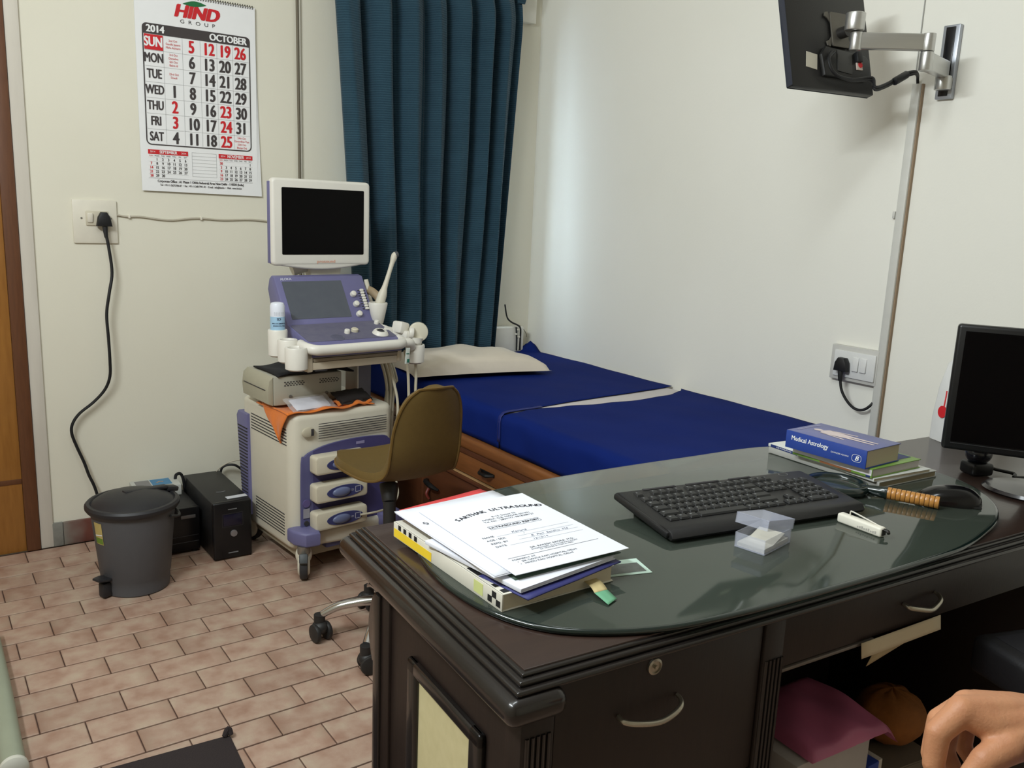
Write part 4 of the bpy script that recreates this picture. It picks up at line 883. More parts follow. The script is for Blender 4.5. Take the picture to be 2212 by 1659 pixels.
for z0, z1, hz in ((.475, .7255, .640), (.245, .470, .41), (.02, .240, .18)):
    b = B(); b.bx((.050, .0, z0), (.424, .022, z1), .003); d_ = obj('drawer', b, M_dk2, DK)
    obj('handle', pull(.155, .258, hz, .0), M_hand, d_)
    if z0 == .475:
        b = B(); b.lathe([(.0, .0), (.012, .0), (.012, .003), (.009, .004), (.0085, .002), (.003, .002), (.0028, .006), (0, .006)], n=24, M=basis((.212, 0, .701), (1, 0, 0), (0, 0, 1))); obj('lock', b, M_hand, d_)
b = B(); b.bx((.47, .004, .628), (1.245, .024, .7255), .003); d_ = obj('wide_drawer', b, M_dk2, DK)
obj('handle', pull(.768, .854, .672, .004), M_hand, d_)
b = B(); b.bx((.47, .002, .620), (.70, .012, .6265), .002); lab(obj('rail_highlight', b, mat('highlight_grey', rgb(112, 104, 98), .4, .4), d_), 'painted highlight along the rail edge')  # highlight on the rail's bottom edge, painted as a paler strip
b = B(); b.bx((.47, .025, .63), (1.245, .46, .726)); obj('drawer_box', b, M_dk2, DK, smooth=False)
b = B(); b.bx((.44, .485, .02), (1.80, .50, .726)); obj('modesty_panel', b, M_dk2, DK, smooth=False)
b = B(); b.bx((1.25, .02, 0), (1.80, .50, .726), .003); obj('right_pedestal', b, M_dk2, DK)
b = B(); b.bx((.05, DP-.04, .66), (1.8, DP, .727), .003); obj('rear_apron', b, M_dk2, DK)
# glass sheet
gl = bpy.data.materials.new('desk_glass'); gl.use_nodes = True
p = gl.node_tree.nodes['Principled BSDF']; p.inputs['Base Color'].default_value = rgb(150, 172, 160); p.inputs['Roughness'].default_value = .06; p.inputs['Transmission Weight'].default_value = 1; p.inputs['IOR'].default_value = 1.5
gnz = gl.node_tree.nodes.new('ShaderNodeTexNoise'); gnz.inputs['Scale'].default_value = 8
grp = gl.node_tree.nodes.new('ShaderNodeMapRange'); grp.inputs['To Min'].default_value = .045; grp.inputs['To Max'].default_value = .065
gl.node_tree.links.new(gnz.outputs['Fac'], grp.inputs['Value']); gl.node_tree.links.new(grp.outputs[0], p.inputs['Roughness'])
gd = gl.node_tree.nodes.new('ShaderNodeBsdfDiffuse'); gd.inputs[0].default_value = rgb(132, 142, 130)  # pale diffuse haze: dust film, plus wall reflection put into the colour
gmx = gl.node_tree.nodes.new('ShaderNodeMixShader'); gmx.inputs[0].default_value = .13; p.inputs['IOR'].default_value = 1.62
gl.node_tree.links.new(p.outputs[0], gmx.inputs[1]); gl.node_tree.links.new(gd.outputs[0], gmx.inputs[2]); gl.node_tree.links.new(gmx.outputs[0], gl.node_tree.nodes['Material Output'].inputs[0])
GP = [(.60, -.018), (.387, -.017), (.23, -.004), (.121, .036), (.060, .090), (.026, .172), (.018, .279), (.038, .392), (.095, .49), (.18, .556), (.302, .594), (.46, .612), (.615, .618), (.84, .619), (1.057, .615), (1.17, .56), (1.245, .46), (1.280, .35), (1.282, .26), (1.255, .185), (1.19, .107), (1.11, .055), (1.032, .026), (.90, -.006), (.76, -.015)]
GPs = [(q.x, q.y) for q in cat([(x, y, 0) for x, y in GP], 5, True)]
GT = thing('glass_top', 'clear greenish glass sheet with rounded ends lying on the desk', 'glass top', DO, (0, 0, DA))
b = B(); b.prism(GPs, .7506, .7600, None, .0016, 3); obj('pane', b, gl, GT)
M_edge = mat('glass_edge', rgb(16, 30, 27), .12, var=.05, coat=.6)
b = B(); b.tube([(x, y, .7553) for x, y in GPs], .0048, 10, 1, True, False, .98); obj('polished_edge', b, M_edge, GT)
ZG = .7603

# ---- helper: closed book in desk coordinates
def book(name, label, cat_, u, v, z, w, h, t, ang, cover, pages=None, spine='left', group=None):
    """w along local x, h along local y; spine on the chosen side"""
    o = thing(name, label, cat_, dw(u, v, z), (0, 0, DA+R(ang)), group)
    pages = pages or mat('page_edge', rgb(208, 196, 172), .8, var=.06, stretch=(1, 1, 60), scale=30)
    c = .0018 if t > .012 else .0008
    e = .0025
    x0, x1, y0, y1 = 0, w, 0, h
    px0, px1, py0, py1 = e, w-e, e, h-e
    if spine == 'left': px0 = c
    if spine == 'right': px1 = w-c
    if spine == 'near': py0 = c
    b = B(); b.bx((px0, py0, c), (px1, py1, t-c)); obj('pages', b, pages, o, smooth=False)
    b = B(); b.bx((0, 0, 0), (w, h, c), .0004); obj('back_cover', b, cover, o)
    b = B(); b.bx((0, 0, t-c), (w, h, t), .0004); fc = obj('front_cover', b, cover, o)
    b = B()
    if spine == 'left': b.bx((-.0008, 0, 0), (c, h, t), .0006)
    elif spine == 'right': b.bx((w-c, 0, 0), (w+.0008, h, t), .0006)
    else: b.bx((0, -.0008, 0), (w, c, t), .0006)
    sp_ = obj('spine', b, cover, o)
    return o, fc, sp_
M_wcov = mat('cover_white', rgb(216, 212, 198), .5); M_ckb = mat('ink_black', rgb(24, 24, 26), .6)
# thick white book with checks and a yellow band (bottom of the left pile)
BKA, fc, sp_ = book('thick_book', 'thick white book with checkered corners and yellow band under papers', 'book', .042, .128, ZG, .204, .322, .026, 4.3, M_wcov)
b = B()
for i in range(4):
    for j in range(5):
        if (i+j) % 2 == 0: b.bx((.004+j*.0105, .004+i*.0105, .0262), (.0145+j*.0105, .0145+i*.0105, .0266))
for i in range(2):
    for j in range(3):
        if (i+j) % 2 == 0: b.bx((-.0012, .004+j*.0105, .004+i*.0095), (-.0009, .0145+j*.0105, .0135+i*.0095))
for j in range(4): b.bx((-.0012, .300-.004-j*.018, .017), (-.0009, .300-.004-j*.018+.009, .0255))
b.bx((.004, .085, .0262), (.02, .10, .0266)); b.bx((.004, .07, .0262), (.012, .085, .0266))
obj('check_print', b, M_ckb, BKA, smooth=False, kind='stuff')
b = B(); b.bx((-.0012, .195, .0015), (-.0009, .320, .016)); lab(obj('yellow_band', b, mat('band_yellow', rgb(238, 204, 50), .5), BKA, smooth=False), 'yellow band')
b = B(); b.bx((-.0012, .048, .004), (-.0009, .072, .022)); obj('pale_label', b, mat('label_lime', rgb(206, 212, 140), .5), BKA, smooth=False)
# bookmark strip of beige and green paper
TG = thing('paper_strip', 'beige and green paper strip hanging out of the thick white book', 'bookmark', dw(.195, .143, .769), (0, 0, DA+R(2)))
b = B(); b.grid(lambda u, v: (-.012+.024*u+.012*math.sin(v*3.14)*.6, .02-.055*v, .004-.004*v), 3, 10); o = obj('beige_part', b, mat('strip_beige', rgb(190, 172, 124), .7), TG, ang=80); md = o.modifiers.new('t', 'SOLIDIFY'); md.thickness = .0004
b = B(); b.grid(lambda u, v: (-.012+.024*u+.002*v, -.035-.030*v+.010*u*v, -.0002-.006*v), 3, 6); o = obj('green_part', b, mat('strip_green', rgb(104, 164, 128), .7), TG, ang=80); md = o.modifiers.new('t', 'SOLIDIFY'); md.thickness = .0004
# film slip under the pile
FS = thing('film_slip', 'pale green slip with grey scan picture on glass beside the pile', 'slip', dw(.285, .176, ZG), (0, 0, DA+R(-12)))
b = B(); b.bx((-.05, -.026, 0), (.043, .030, .0006)); obj('slip', b, mat('slip_green', rgb(188, 212, 198), .5), FS, smooth=False)
b = B(); b.bx((-.045, -.019, .0007), (.036, .014, .0010)); pc = obj('scan_picture', b, mat('scan_grey', rgb(66, 72, 68), .4, col2=rgb(120, 124, 120), scale=60), FS, smooth=False)
# blue folder, green notebook, red folder, loose papers
def folder(name, label, cat_, u, v, z, w, h, t, ang, m, curl=0, group=None, wob=.0):
    o = thing(name, label, cat_, dw(u, v, z), (0, 0, DA+R(ang)), group)
    b = B(); b.grid(lambda a, c_: (w*a, h*c_, wob*math.sin(a*9+c_*5)+curl*(1-a)*(1-c_)), 10, 10); q = obj('sheet', b, m, o, ang=80); md = q.modifiers.new('t', 'SOLIDIFY'); md.thickness = t; md.offset = 1
    return o
M_sheet = mat('paper_white', rgb(224, 226, 234), .75, var=.015)
z = ZG+.0263
folder('blue_folder', 'dark blue folder between the thick white book and papers', 'folder', .065, .099, z+.0006, .204, .10, .0020, 14, mat('folder_blue', rgb(50, 52, 110), .6), wob=.0003); z += .0036
o, _, _ = book('report_book', 'thin white paper block lying on the blue folder', 'book', .063, .114, z, .197, .22, .0060, 11.5, M_sheet, M_sheet); z += .0066
folder('green_folder', 'dark green folder directly under the ultrasound report sheets', 'folder', .070, .142, z, .200, .288, .0010, 4.5, mat('folder_green', rgb(62, 86, 70), .6), wob=.0002); z += .0016
folder('red_folder', 'red folder sticking out at the back of the paper pile', 'folder', .081, .272, z, .185, .200, .0010, 13.5, mat('folder_red', rgb(204, 66, 66), .6), wob=.0002); z += .0016
for k, (u, v, a, lb_) in enumerate(((.072, .160, 9.5, 'lowest white sheet of the fan under the report, lying on red folder'), (.062, .156, 8.0, 'second lowest white sheet of the fan under the report'), (.040, .151, 4.2, 'third white sheet of the fan under the report'), (.043, .153, 4.8, 'white sheet with one letter showing directly beneath the top report'))):
    sh_ = folder('loose_sheet', lb_, 'paper', u, v, z, .209, .298, .0006, a, M_sheet, curl=0, group='white sheets fanned under the report', wob=.0002); z += .0012
b = B(); b.text('S', .0148, basis((.017, .222, .0014), (.92, .40, 0), (-.40, .92, 0)), bold=.0003); obj('print', b, mat('print_black', rgb(40, 40, 48), .7), sh_, smooth=False)
# the top report with its print
RP = thing('ultrasound_report', 'white printed ultrasound report sheet on top of the pile', 'paper', dw(.068, .139, z), (0, 0, DA+R(3.0)))
b = B(); b.bx((0, 0, 0), (.210, .290, .0008)); obj('sheet', b, M_sheet, RP, smooth=False)
b = B(); zt_ = .0012
def pt(x, y): return basis((x, y, zt_), (1, 0, 0), (0, 1, 0))
word = 'SARTHAK ULTRASOUND'
for i, ch in enumerate(word):
    if ch == ' ': continue
    t = (i-(len(word)-1)/2)/((len(word)-1)/2); a = -t*.42
    b.text(ch, .0148, basis((.118+.081*t, .2395-.017*t*t, zt_), (math.cos(a), math.sin(a), 0), (-math.sin(a), math.cos(a), 0)), bold=.00028)
b.text('B-13, Sector 52', .0075, pt(.118, .211)); b.text('NOIDA, G.B. NAGAR-201301', .0075, pt(.118, .202)); b.text('Tel. No. : 2859177, 9818388127', .0075, pt(.118, .193))
b.text('ULTRASOUND REPORT', .0092, pt(.112, .168), bold=.0001)
for q in (rect(.098, .0006, 0, cx=.112, cy=.1745), rect(.098, .0006, 0, cx=.112, cy=.1615), rect(.0006, .013, 0, cx=.063, cy=.168), rect(.0006, .013, 0, cx=.161, cy=.168)): b.poly([(x, y, zt_) for x, y in q])
for k, s in enumerate(('NAME', 'AGE / SEX', 'REFD. BY', 'DATE')):
    y = .136-k*.0128; b.text(s, .0078, pt(.030, y), 'LEFT')
    x0 = .030+.0062*len(s); b.poly([(x0, y-.003, zt_), (.195, y-.003, zt_), (.195, y-.0026, zt_), (x0, y-.0026, zt_)])
b.text('DR. RAKESH ARORA  M.D.', .0072, pt(.118, .073)); b.text('RADIOLOGIST & ULTRASONOLOGIST', .0052, pt(.118, .066)); b.text('EX. TRAINEE IN FOETAL MED.', .0048, pt(.118, .0605))
b.poly([(.022, .052, zt_), (.192, .052, zt_), (.192, .0527, zt_), (.022, .0527, zt_)])
b.text('FORMERLY AT', .0065, pt(.024, .044), 'LEFT'); b.text('•   SIR GANGA RAM HOSPITAL, DELHI', .0065, pt(.028, .036), 'LEFT'); b.text('•   HINDU RAO HOSPITAL, DELHI', .0065, pt(.028, .028), 'LEFT')
obj('print', b, mat('print_black', rgb(40, 40, 48), .7), RP, smooth=False, kind='stuff')
b = B()
for s, x, y, sz in (('Karuna', .085, .139, .010), ('/', .10, .127, .008), ('R  Parl  Sandhu  Md', .105, .1125, .009), ('12/10/14', .10, .100, .008)): b.text(s, sz, pt(x, y), 'LEFT', shear=.35)
obj('handwriting', b, mat('pen_grey', rgb(110, 114, 128), .7), RP, smooth=False, kind='stuff')

# ---- right-hand stack of books
book('magazine', 'grey glossy magazine at the bottom of the right book stack', 'magazine', 1.046, .270, ZG, .205, .302, .014, 1.0, mat('mag_grey', rgb(150, 148, 140), .35, col2=rgb(190, 190, 186), scale=9), mat('mag_edge', rgb(150, 138, 112), .8))
mg, fc, sp_ = book('magazine', 'white magazine with blue spine label above the grey magazine', 'magazine', 1.035, .276, ZG+.0145, .190, .300, .007, -1.5, mat('mag_white', rgb(206, 208, 202), .4, col2=rgb(224, 226, 222), scale=7))
b = B(); b.bx((-.0012, .21, .0004), (-.0009, .292, .0068)); obj('spine_label', b, mat('label_navy', rgb(36, 52, 110), .5), mg, smooth=False)
b = B(); b.text('Nursing Manual of 2010', .0048, basis((-.0014, .251, .0036), (0, 1, 0), (0, 0, -1))); obj('spine_print', b, M_paper, mg, smooth=False, kind='stuff')
g2, fc, sp_ = book('green_book', 'green and white paperback in the middle of the right book stack', 'book', 1.030, .279, ZG+.022, .176, .205, .020, 2.5, mat('cover_green', rgb(104, 150, 62), .4, col2=rgb(142, 178, 84), scale=14), mat('page_white', rgb(206, 200, 196), .8))
b = B(); b.bx((-.0012, .001, .005), (-.0009, .204, .0175)); obj('white_spine', b, mat('spine_white', rgb(226, 222, 224), .5), g2, smooth=False)
b = B(); b.bx((-.0012, .05, .0005), (-.0009, .13, .0048)); obj('brown_strip', b, mat('strip_brown', rgb(150, 96, 62), .5), g2, smooth=False)
b = B(); b.bx((.11, .02, .0201), (.17, .10, .0204)); b.bx((-.0013, .004, .0008), (-.0010, .014, .005)); obj('blue_patch', b, mat('label_navy', rgb(36, 52, 110), .5), g2, smooth=False, kind='stuff')
M_mb = mat('cover_blue', rgb(44, 70, 150), .42, var=.05); M_mb2 = mat('cover_bluegrey', rgb(92, 98, 150), .4, col2=rgb(112, 116, 160), scale=8)
mb, fc, sp_ = book('astrology_book', 'thick blue book with white spine title on top of the stack', 'book', 1.012, .284, ZG+.0425, .130, .200, .040, 5.5, M_mb)
fc.data.materials[0] = M_mb2
xm_ = lambda y, z_: basis((-.0014, y, z_), (0, -1, 0), (0, 0, 1))
b = B(); b.text('Medical Astrology', .0150, xm_(.138, .0250), bold=.00022, xs=.86); b.text('DAVINDER ADVANI', .0048, xm_(.062, .018))
b.text('B', .014, xm_(.022, .018), bold=.0004, shear=.3)
fo, fi_ = rect(.022, .016, .006, 4), rect(.0205, .0145, .0055, 4)
for i in range(len(fo)):
    j = (i+1) % len(fo); b.poly([(-.0014, .022-fo[i][0], .0185+fo[i][1]), (-.0014, .022-fo[j][0], .0185+fo[j][1]), (-.0014, .022-fi_[j][0], .0185+fi_[j][1]), (-.0014, .022-fi_[i][0], .0185+fi_[i][1])])
obj('spine_print', b, M_paper, mb, smooth=False, kind='stuff')
b = B(); b.text('Medical Astrology', .013, basis((.035, .145, .0404), (.45, -.89, 0), (.89, .45, 0)), bold=.0004) if False else b.text('Medical Astrology', .011, basis((.065, .188, .0405), (1, 0, 0), (0, 1, 0)), bold=.0004); obj('cover_title', b, mat('title_grey', rgb(160, 158, 190), .5), mb, smooth=False, kind='stuff')
# anatomical figure printed on the cover
b = B(); fz = .0406; ff = lambda pts: b.poly([(x, y, fz) for x, y in pts])
ff([(.065+.009*math.cos(a), .162+.011*math.sin(a)) for a in [2*math.pi*i/14 for i in range(14)]])
ff([(.061, .152), (.069, .152), (.084, .146), (.081, .100), (.078, .085), (.052, .085), (.049, .100), (.046, .146)])
ff([(.046, .146), (.049, .135), (.041, .080), (.035, .080)]); ff([(.084, .146), (.081, .135), (.089, .080), (.095, .080)])
ff([(.052, .085), (.064, .085), (.060, .02), (.054, .02)]); ff([(.066, .085), (.078, .085), (.076, .02), (.070, .02)])
obj('cover_figure', b, mat('figure_pale', rgb(214, 198, 196), .5), mb, smooth=False, kind='stuff')

# ---- keyboard (raised at the back)
KT = R(5.2)
KB = thing('keyboard', 'black computer keyboard with tilted feet on the glass top', 'keyboard', dw(.428, .222, ZG), (0, 0, DA+R(-5.2)))
KR = Matrix.Rotation(KT, 4, 'X')
M_kb = mat('keyboard_black', rgb(24, 24, 25), .45, bump=.1, bscale=500); M_key = mat('key_black', rgb(27, 28, 29), .42); M_kp = mat('key_print', rgb(128, 130, 132), .6)
KW, KD = .452, .182
def tobj(name, b, m, par, **k):
    bmesh.ops.transform(b.bm, matrix=KR, verts=b.bm.verts); return obj(name, b, m, par, **k)
b = B(); b.prism([(0, .004), (-.004, .010), (.004, .019), (.02, .021), (.05, .0175), (KD-.01, .020), (KD, .016), (KD-.002, .006), (.03, .004)], 0, KW, basis((0, 0, 0), (0, 1, 0), (0, 0, 1)), .003, 2); tobj('body', b, M_kb, KB)
b = B(); b.bx((-.006, .006, .006), (.004, KD-.004, .018), .004); tobj('side_rim', b, M_kb, KB)
b = B(); b.bx((KW-.004, .006, .006), (KW+.006, KD-.004, .018), .004); tobj('side_rim', b, M_kb, KB)
for x in (.03, KW-.05):
    b = B(); b.bx((x, KD-.04, 0), (x+.022, KD-.022, .024), .002); obj('folding_foot', b, M_kb, KB)
kz = .0185; U_ = .0187; kx0, ky0 = .026, .040
rows = []
def addkey(x, y, w=1, h=1): rows.append((x, y, w, h))
lay = [(0, [(i, 1) for i in ()]),]
for c, ws in enumerate(([1.25, 1.25, 1.25, 6.25, 1.25, 1.25, 1.25, 1.25], [2.25]+[1]*10+[2.75], [1.75]+[1]*11+[2.25], [1.5]+[1]*12+[1.5], [1]*13+[2])):
    x = 0
    for w in ws: addkey(x, c, w); x += w
for x in [0]+[2+i for i in range(4)]+[6.5+i for i in range(4)]+[11+i for i in range(4)]: addkey(x, 5.15)
for r_ in (3, 4): [addkey(15.25+i, r_) for i in range(3)]
[addkey(15.25+i, 5.15) for i in range(3)]
[addkey(15.25+i, 0) for i in range(3)]; addkey(16.25, 1)
for r_ in (1, 2, 3, 4): [addkey(18.5+i, r_) for i in range(3)]
addkey(18.5, 0, 2); addkey(20.5, 0); addkey(21.5, 0, 1, 2) if False else None
[addkey(21.5, r_) for r_ in (0, 1, 2, 3, 4)]
cache = {}; sxk = (KW-.05)/ (22.5*U_)
for x, y, w, h in rows:
    key = round(w, 2)
    if key not in cache:
        t = B(); ww = w*U_*sxk-.0024; hh = .0168
        t.prism(rect(ww, hh, .0012, 2), 0, .0022); tt = B()
        lo = rect(ww, hh, .0012, 2); hi = rect(ww-.0045, hh-.004, .0014, 2, 0, .0006)
        vv = [t.bm.verts.new((p_[0], p_[1], .0022)) for p_ in lo]; v2 = [t.bm.verts.new((p_[0], p_[1], .0050)) for p_ in hi]
        for i in range(len(lo)): t.bm.faces.new((vv[i], vv[(i+1) % len(lo)], v2[(i+1) % len(lo)], v2[i]))
        t.bm.faces.new(v2); tt.bm.free()
        bmesh.ops.recalc_face_normals(t.bm, faces=t.bm.faces)
        me = bpy.data.meshes.new('key'); t.bm.to_mesh(me); t.bm.free(); me.materials.append(M_key); me.materials.append(M_kp)
        # small print mark on top
        bm2 = bmesh.new(); bm2.from_mesh(me)
        q = [bm2.verts.new(p_) for p_ in ((-.0040 if w < 1.2 else -ww/2+.004, .0012, .00515), (-.0012 if w < 1.2 else -ww/2+.0085, .0012, .00515), (-.0012 if w < 1.2 else -ww/2+.0085, .0040, .00515), (-.0040 if w < 1.2 else -ww/2+.004, .0040, .00515))]
        if w < 5: f_ = bm2.faces.new(q); f_.material_index = 1
        bm2.to_mesh(me); bm2.free(); cache[key] = me
    o = bpy.data.objects.new('key', cache[key]); COL.objects.link(o); o.parent = KB
    o.matrix_local = KR @ Matrix.Translation((kx0+(x+w/2)*U_*sxk, ky0+(y+.5)*.0205, kz-.001))
b = B()
for x0, x1 in ((.055, .13), (.155, .235), (.26, .315)): b.bx((x0, KD-.013, .0195), (x1, KD-.007, .0212), .001)
tobj('media_keys', b, M_slot, KB, kind='stuff')
b = B(); b.lathe([(.011, .0), (.0112, .0006), (.0104, .0007), (.0102, 0)], n=24, M=Matrix.Translation((KW-.055, KD-.016, .0195)) @ Matrix.Diagonal((1, .55, 1, 1))); tobj('logo_ring', b, M_kp, KB)

# ---- magnifying glass with banded wooden handle
MGd = Vector((.041, -.079, 0)).normalized(); MGp = Vector((.999, .218, ZG+.0135))
MG = thing('magnifying_glass', 'magnifying glass with dark ferrule and ribbed orange wooden handle', 'magnifier', DO, (0, 0, DA))
b = B(); h0 = MGp+MGd*.0; rings = []
nR = 11
for k in range(nR):
    a = h0+MGd*(k*.0088+.0005); b.cone(a, a+MGd*.0080, .0122, n=24, bev=.0008)
obj('handle', b, wood('handle_wood', rgb(168, 112, 48), rgb(196, 140, 70), .35, 'X'), MG)
b = B(); b.cone(h0, h0+MGd*.0968, .0114, n=20); obj('handle_core', b, mat('groove_brown', rgb(70, 42, 20), .6), MG)
b = B(); b.tube([h0-MGd*.048, h0-MGd*.03, h0-MGd*.012, h0], [.007, .0095, .0118, .0125], 18, 4); b.cone(h0-MGd*.004, h0+MGd*.001, .0132, n=24); obj('ferrule', b, mat('ferrule_green', rgb(22, 34, 32), .2, coat=.5), MG)
lc = h0-MGd*.098; lc.z = ZG+.011
b = B(); b.tube([lc+Vector((.056*math.cos(a), .056*math.sin(a), 0)) for a in [2*math.pi*i/24 for i in range(24)]], .0095, 12, 2, True); obj('rim', b, MATS['ferrule_green'], MG)
b = B(); b.ell(lc, (.051, .051, .005), u=32, v=12); obj('lens', b, gl, MG)
# ---- mouse
MS = thing('computer_mouse', 'glossy black computer mouse at the right end of the glass', 'mouse', dw(1.104, .152, ZG), (0, 0, DA+R(133)))
b = B(); b.grid(lambda u, v: (lambda th, x: (x*.064, math.sin(th)*.035*(1-.18*x*x)*(max(0, 1-abs(x)**3.2))**.5, max(0, math.cos(th))**.7*(.035-.008*x-.004*x*x)*(max(0, 1-abs(x)**2.8))**.5))((v-.5)*math.pi, (u-.5)*2), 30, 20)
obj('shell', b, mat('mouse_black', rgb(10, 10, 12), .2, coat=.15, spec=.4), MS, ang=80)
b = B(); b.bx((-.058, -.028, .0), (.056, .028, .004), .002); obj('base_plate', b, M_kb, MS)
b = B(); b.cone((-.030, -.0035, .026), (-.030, .0035, .026), .010, n=18); obj('scroll_wheel', b, M_slot, MS)
# ---- card box with open lid
CB_ = thing('card_box', 'clear plastic card box with open lid holding white cards', 'card box', dw(.537, .113, ZG), (0, 0, DA+R(15)))
M_cl = mat('clear_plastic', rgb(206, 210, 226), .12, alpha=.30, var=.02)
w_, d_, h_ = .092, .056, .026
def shellbox(w, d, h, t, openz):
    b = B(); b.bx((0, 0, 0), (w, t, h)); b.bx((0, d-t, 0), (w, d, h)); b.bx((0, t, 0), (t, d-t, h)); b.bx((w-t, t, 0), (w, d-t, h))
    b.bx((0, 0, 0) if not openz else (0, 0, h-t), (w, d, t) if not openz else (w, d, h)); return b
# the card box long side runs to the right-back; short front side faces left-front
obj('tray', shellbox(w_, d_, h_, .0012, False), M_cl, CB_, smooth=False)
b = shellbox(w_+.004, d_+.004, .018, .0012, True); bmesh.ops.transform(b.bm, matrix=Matrix.Translation((w_+.002, -.002, h_+.003)) @ Matrix.Rotation(R(-6), 4, 'Y') @ Matrix.Rotation(R(17), 4, 'Y') @ Matrix.Translation((-w_-.004, 0, -.004)), verts=b.bm.verts); obj('lid', b, M_cl, CB_, smooth=False)
b = B()
for k in range(6): b.bx((.003+.0004*(k % 2), .003, .0014+k*.0012), (w_-.003, d_-.003, .0024+k*.0012))
obj('cards', b, mat('card_white', rgb(232, 228, 214), .7), CB_, smooth=False, kind='stuff')
b = B(); b.box((w_*.62, d_/2, .012), (w_*.55, d_*.82, .0011), rot=(0, R(-9), R(6))); obj('raised_card', b, MATS['card_white'], CB_, smooth=False)
# ---- white stapler pen
SPn = thing('pocket_stapler', 'small white stapler with wire spring lying on the glass', 'stapler', dw(.800, .127, ZG), (0, 0, DA+R(-88)))
M_sw = mat('stapler_white', rgb(232, 228, 214), .35)
b = B(); b.bx((-.046, -.0085, .0), (.046, .0085, .018), .004, 3); obj('body', b, M_sw, SPn)
b = B(); b.tube([(-.024, 0, .016), (-.024, 0, .025), (-.018, 0, .0265), (.02, 0, .021), (.044, 0, .0165)], .0014, 6, 4); obj('wire_arm', b, mat('wire_white', rgb(220, 216, 204), .4), SPn)
b = B(); b.bx((.045, -.005, .004), (.0475, .005, .015)); b.tube([(.046, .0, .014), (.053, .002, .013), (.056, 0, .010)], .003, 8); obj('metal_tip', b, mat('tip_dark', rgb(50, 48, 46), .4, .6), SPn)
b = B(); [b.bx((-.002+k*.0045, -.0088, .0045), (.0012+k*.0045, -.0086, .0075+.001*(k % 3))) for k in range(9)]; obj('print', b, mat('print_grey', rgb(176, 172, 164), .6), SPn, smooth=False, kind='stuff')
# ---- computer monitor at the right
MA = R(-59)
MN = thing('computer_monitor', 'black computer monitor on the desk at the right edge', 'monitor', dw(1.376, .102, .7503), (0, 0, MA))
M_mb_ = mat('monitor_black', rgb(20, 20, 21), .35)
b = B(); b.bx((-.212, -.012, .078), (.212, .014, .355), .007, 3); mo = obj('housing', b, M_mb_, MN)
b = B(); b.bx((-.196, -.0135, .098), (.196, -.0118, .341)); obj('screen', b, M_scr, mo, smooth=False)
b = B(); b.bx((-.196, -.0135, .0935), (.196, -.0122, .0945)); obj('bezel_line', b, mat('bezel_grey', rgb(58, 58, 60), .3), mo, smooth=False)
b = B(); b.bx((-.03, .0, .008), (.03, .03, .12), .008); obj('stem', b, M_mb_, MN)
b = B(); b.lathe([(0, 0), (.105, 0), (.11, .004), (.104, .010), (.03, .016), (0, .017)], n=40, M=Matrix.Translation((0, .01, 0)) @ Matrix.Diagonal((1.1, .8, 1, 1))); obj('base', b, mat('base_gloss', rgb(34, 30, 32), .25, coat=.4), MN)
# webcam under it
WC = thing('webcam', 'small black desk webcam with silver lens ring before the monitor', 'webcam', dw(1.395, .268, .7503), (0, 0, DA+R(-20)))
b = B(); b.bx((-.028, -.025, 0), (.028, .025, .030), .008, 3); obj('base', b, M_mb_, WC)
b = B(); b.ell((0, 0, .050), (.030, .028, .026)); obj('head', b, mat('webcam_blue', rgb(26, 28, 38), .25, coat=.5), WC)
b = B(); b.lathe([(.010, 0), (.016, .002), (.017, .005), (.010, .006)], n=22, M=basis((0, -.012, .068), (1, 0, 0), (0, .8, .3))); obj('lens_ring', b, mat('ring_silver', rgb(180, 182, 188), .2, .9), WC)
b = B(); b.tube([(.02, .01, .02), (.05, .0, .01), (.075, -.03, .008), (.06, -.05, .006), (.10, -.05, .005)], .004, 7); obj('cable', b, M_blk, WC)
# white device behind the monitor
WD = thing('white_device', 'tall white plastic device with red mark behind the monitor', 'device', dw(1.640, .488, .7503), (0, 0, DA+R(-20)))
b = B(); b.prism([(-.045, 0), (.05, 0), (.05, .22), (.02, .235), (-.018, .205), (-.036, .14), (-.045, .06)], -.03, .03, basis((0, 0, 0), (1, 0, 0), (0, 0, 1)), .008, 3); obj('body', b, mat('device_white', rgb(218, 218, 216), .35), WD)
b = B(); b.lathe([(0, 0), (.016, 0), (.016, .002), (0, .002)], n=20, M=basis((-.0445, -.012, .08), (0, -1, 0), (.06, 0, 1))); b.tube([(-.0425, -.012, .09), (-.039, -.010, .12), (-.037, -.008, .135)], .002, 6); obj('red_mark', b, M_red, WD)

# ================================================================ UNDER AND IN FRONT OF THE DESK
LP = thing('drawer_papers', 'cream papers sticking out below the wide desk drawer', 'papers', DO, (0, 0, DA))
b = B(); b.grid(lambda u, v: (.660+.215*u, -.002-.004*v, .628-.026*v+.004*u), 8, 4); o = obj('upper_sheet', b, mat('paper_cream', rgb(200, 184, 156), .8), LP, ang=80); md = o.modifiers.new('t', 'SOLIDIFY'); md.thickness = .001
b = B(); b.grid(lambda u, v: (.70+.165*u, .002+.01*v, .600-.030*v*(1-u)+.003*u), 8, 4); o = obj('lower_sheet', b, mat('paper_cream2', rgb(176, 158, 124), .8), LP, ang=80); md = o.modifiers.new('t', 'SOLIDIFY'); md.thickness = .001
BB = thing('black_case', 'flat black plastic case on a black stand below the desk edge at right', 'case', dw(1.075, -.115, .50), (0, 0, DA+R(-14)))
M_case = mat('case_black', rgb(26, 25, 27), .55, bump=.2, bscale=250)
b = B(); b.bx((-.12, -.075, .0), (.30, .085, .075), .016, 4); obj('shell', b, M_case, BB)
b = B(); b.bx((-.09, -.05, .074), (.27, .06, .0765), .003); lidp = obj('lid_panel', b, mat('case_panel', rgb(34, 33, 36), .5), BB)
b = B()
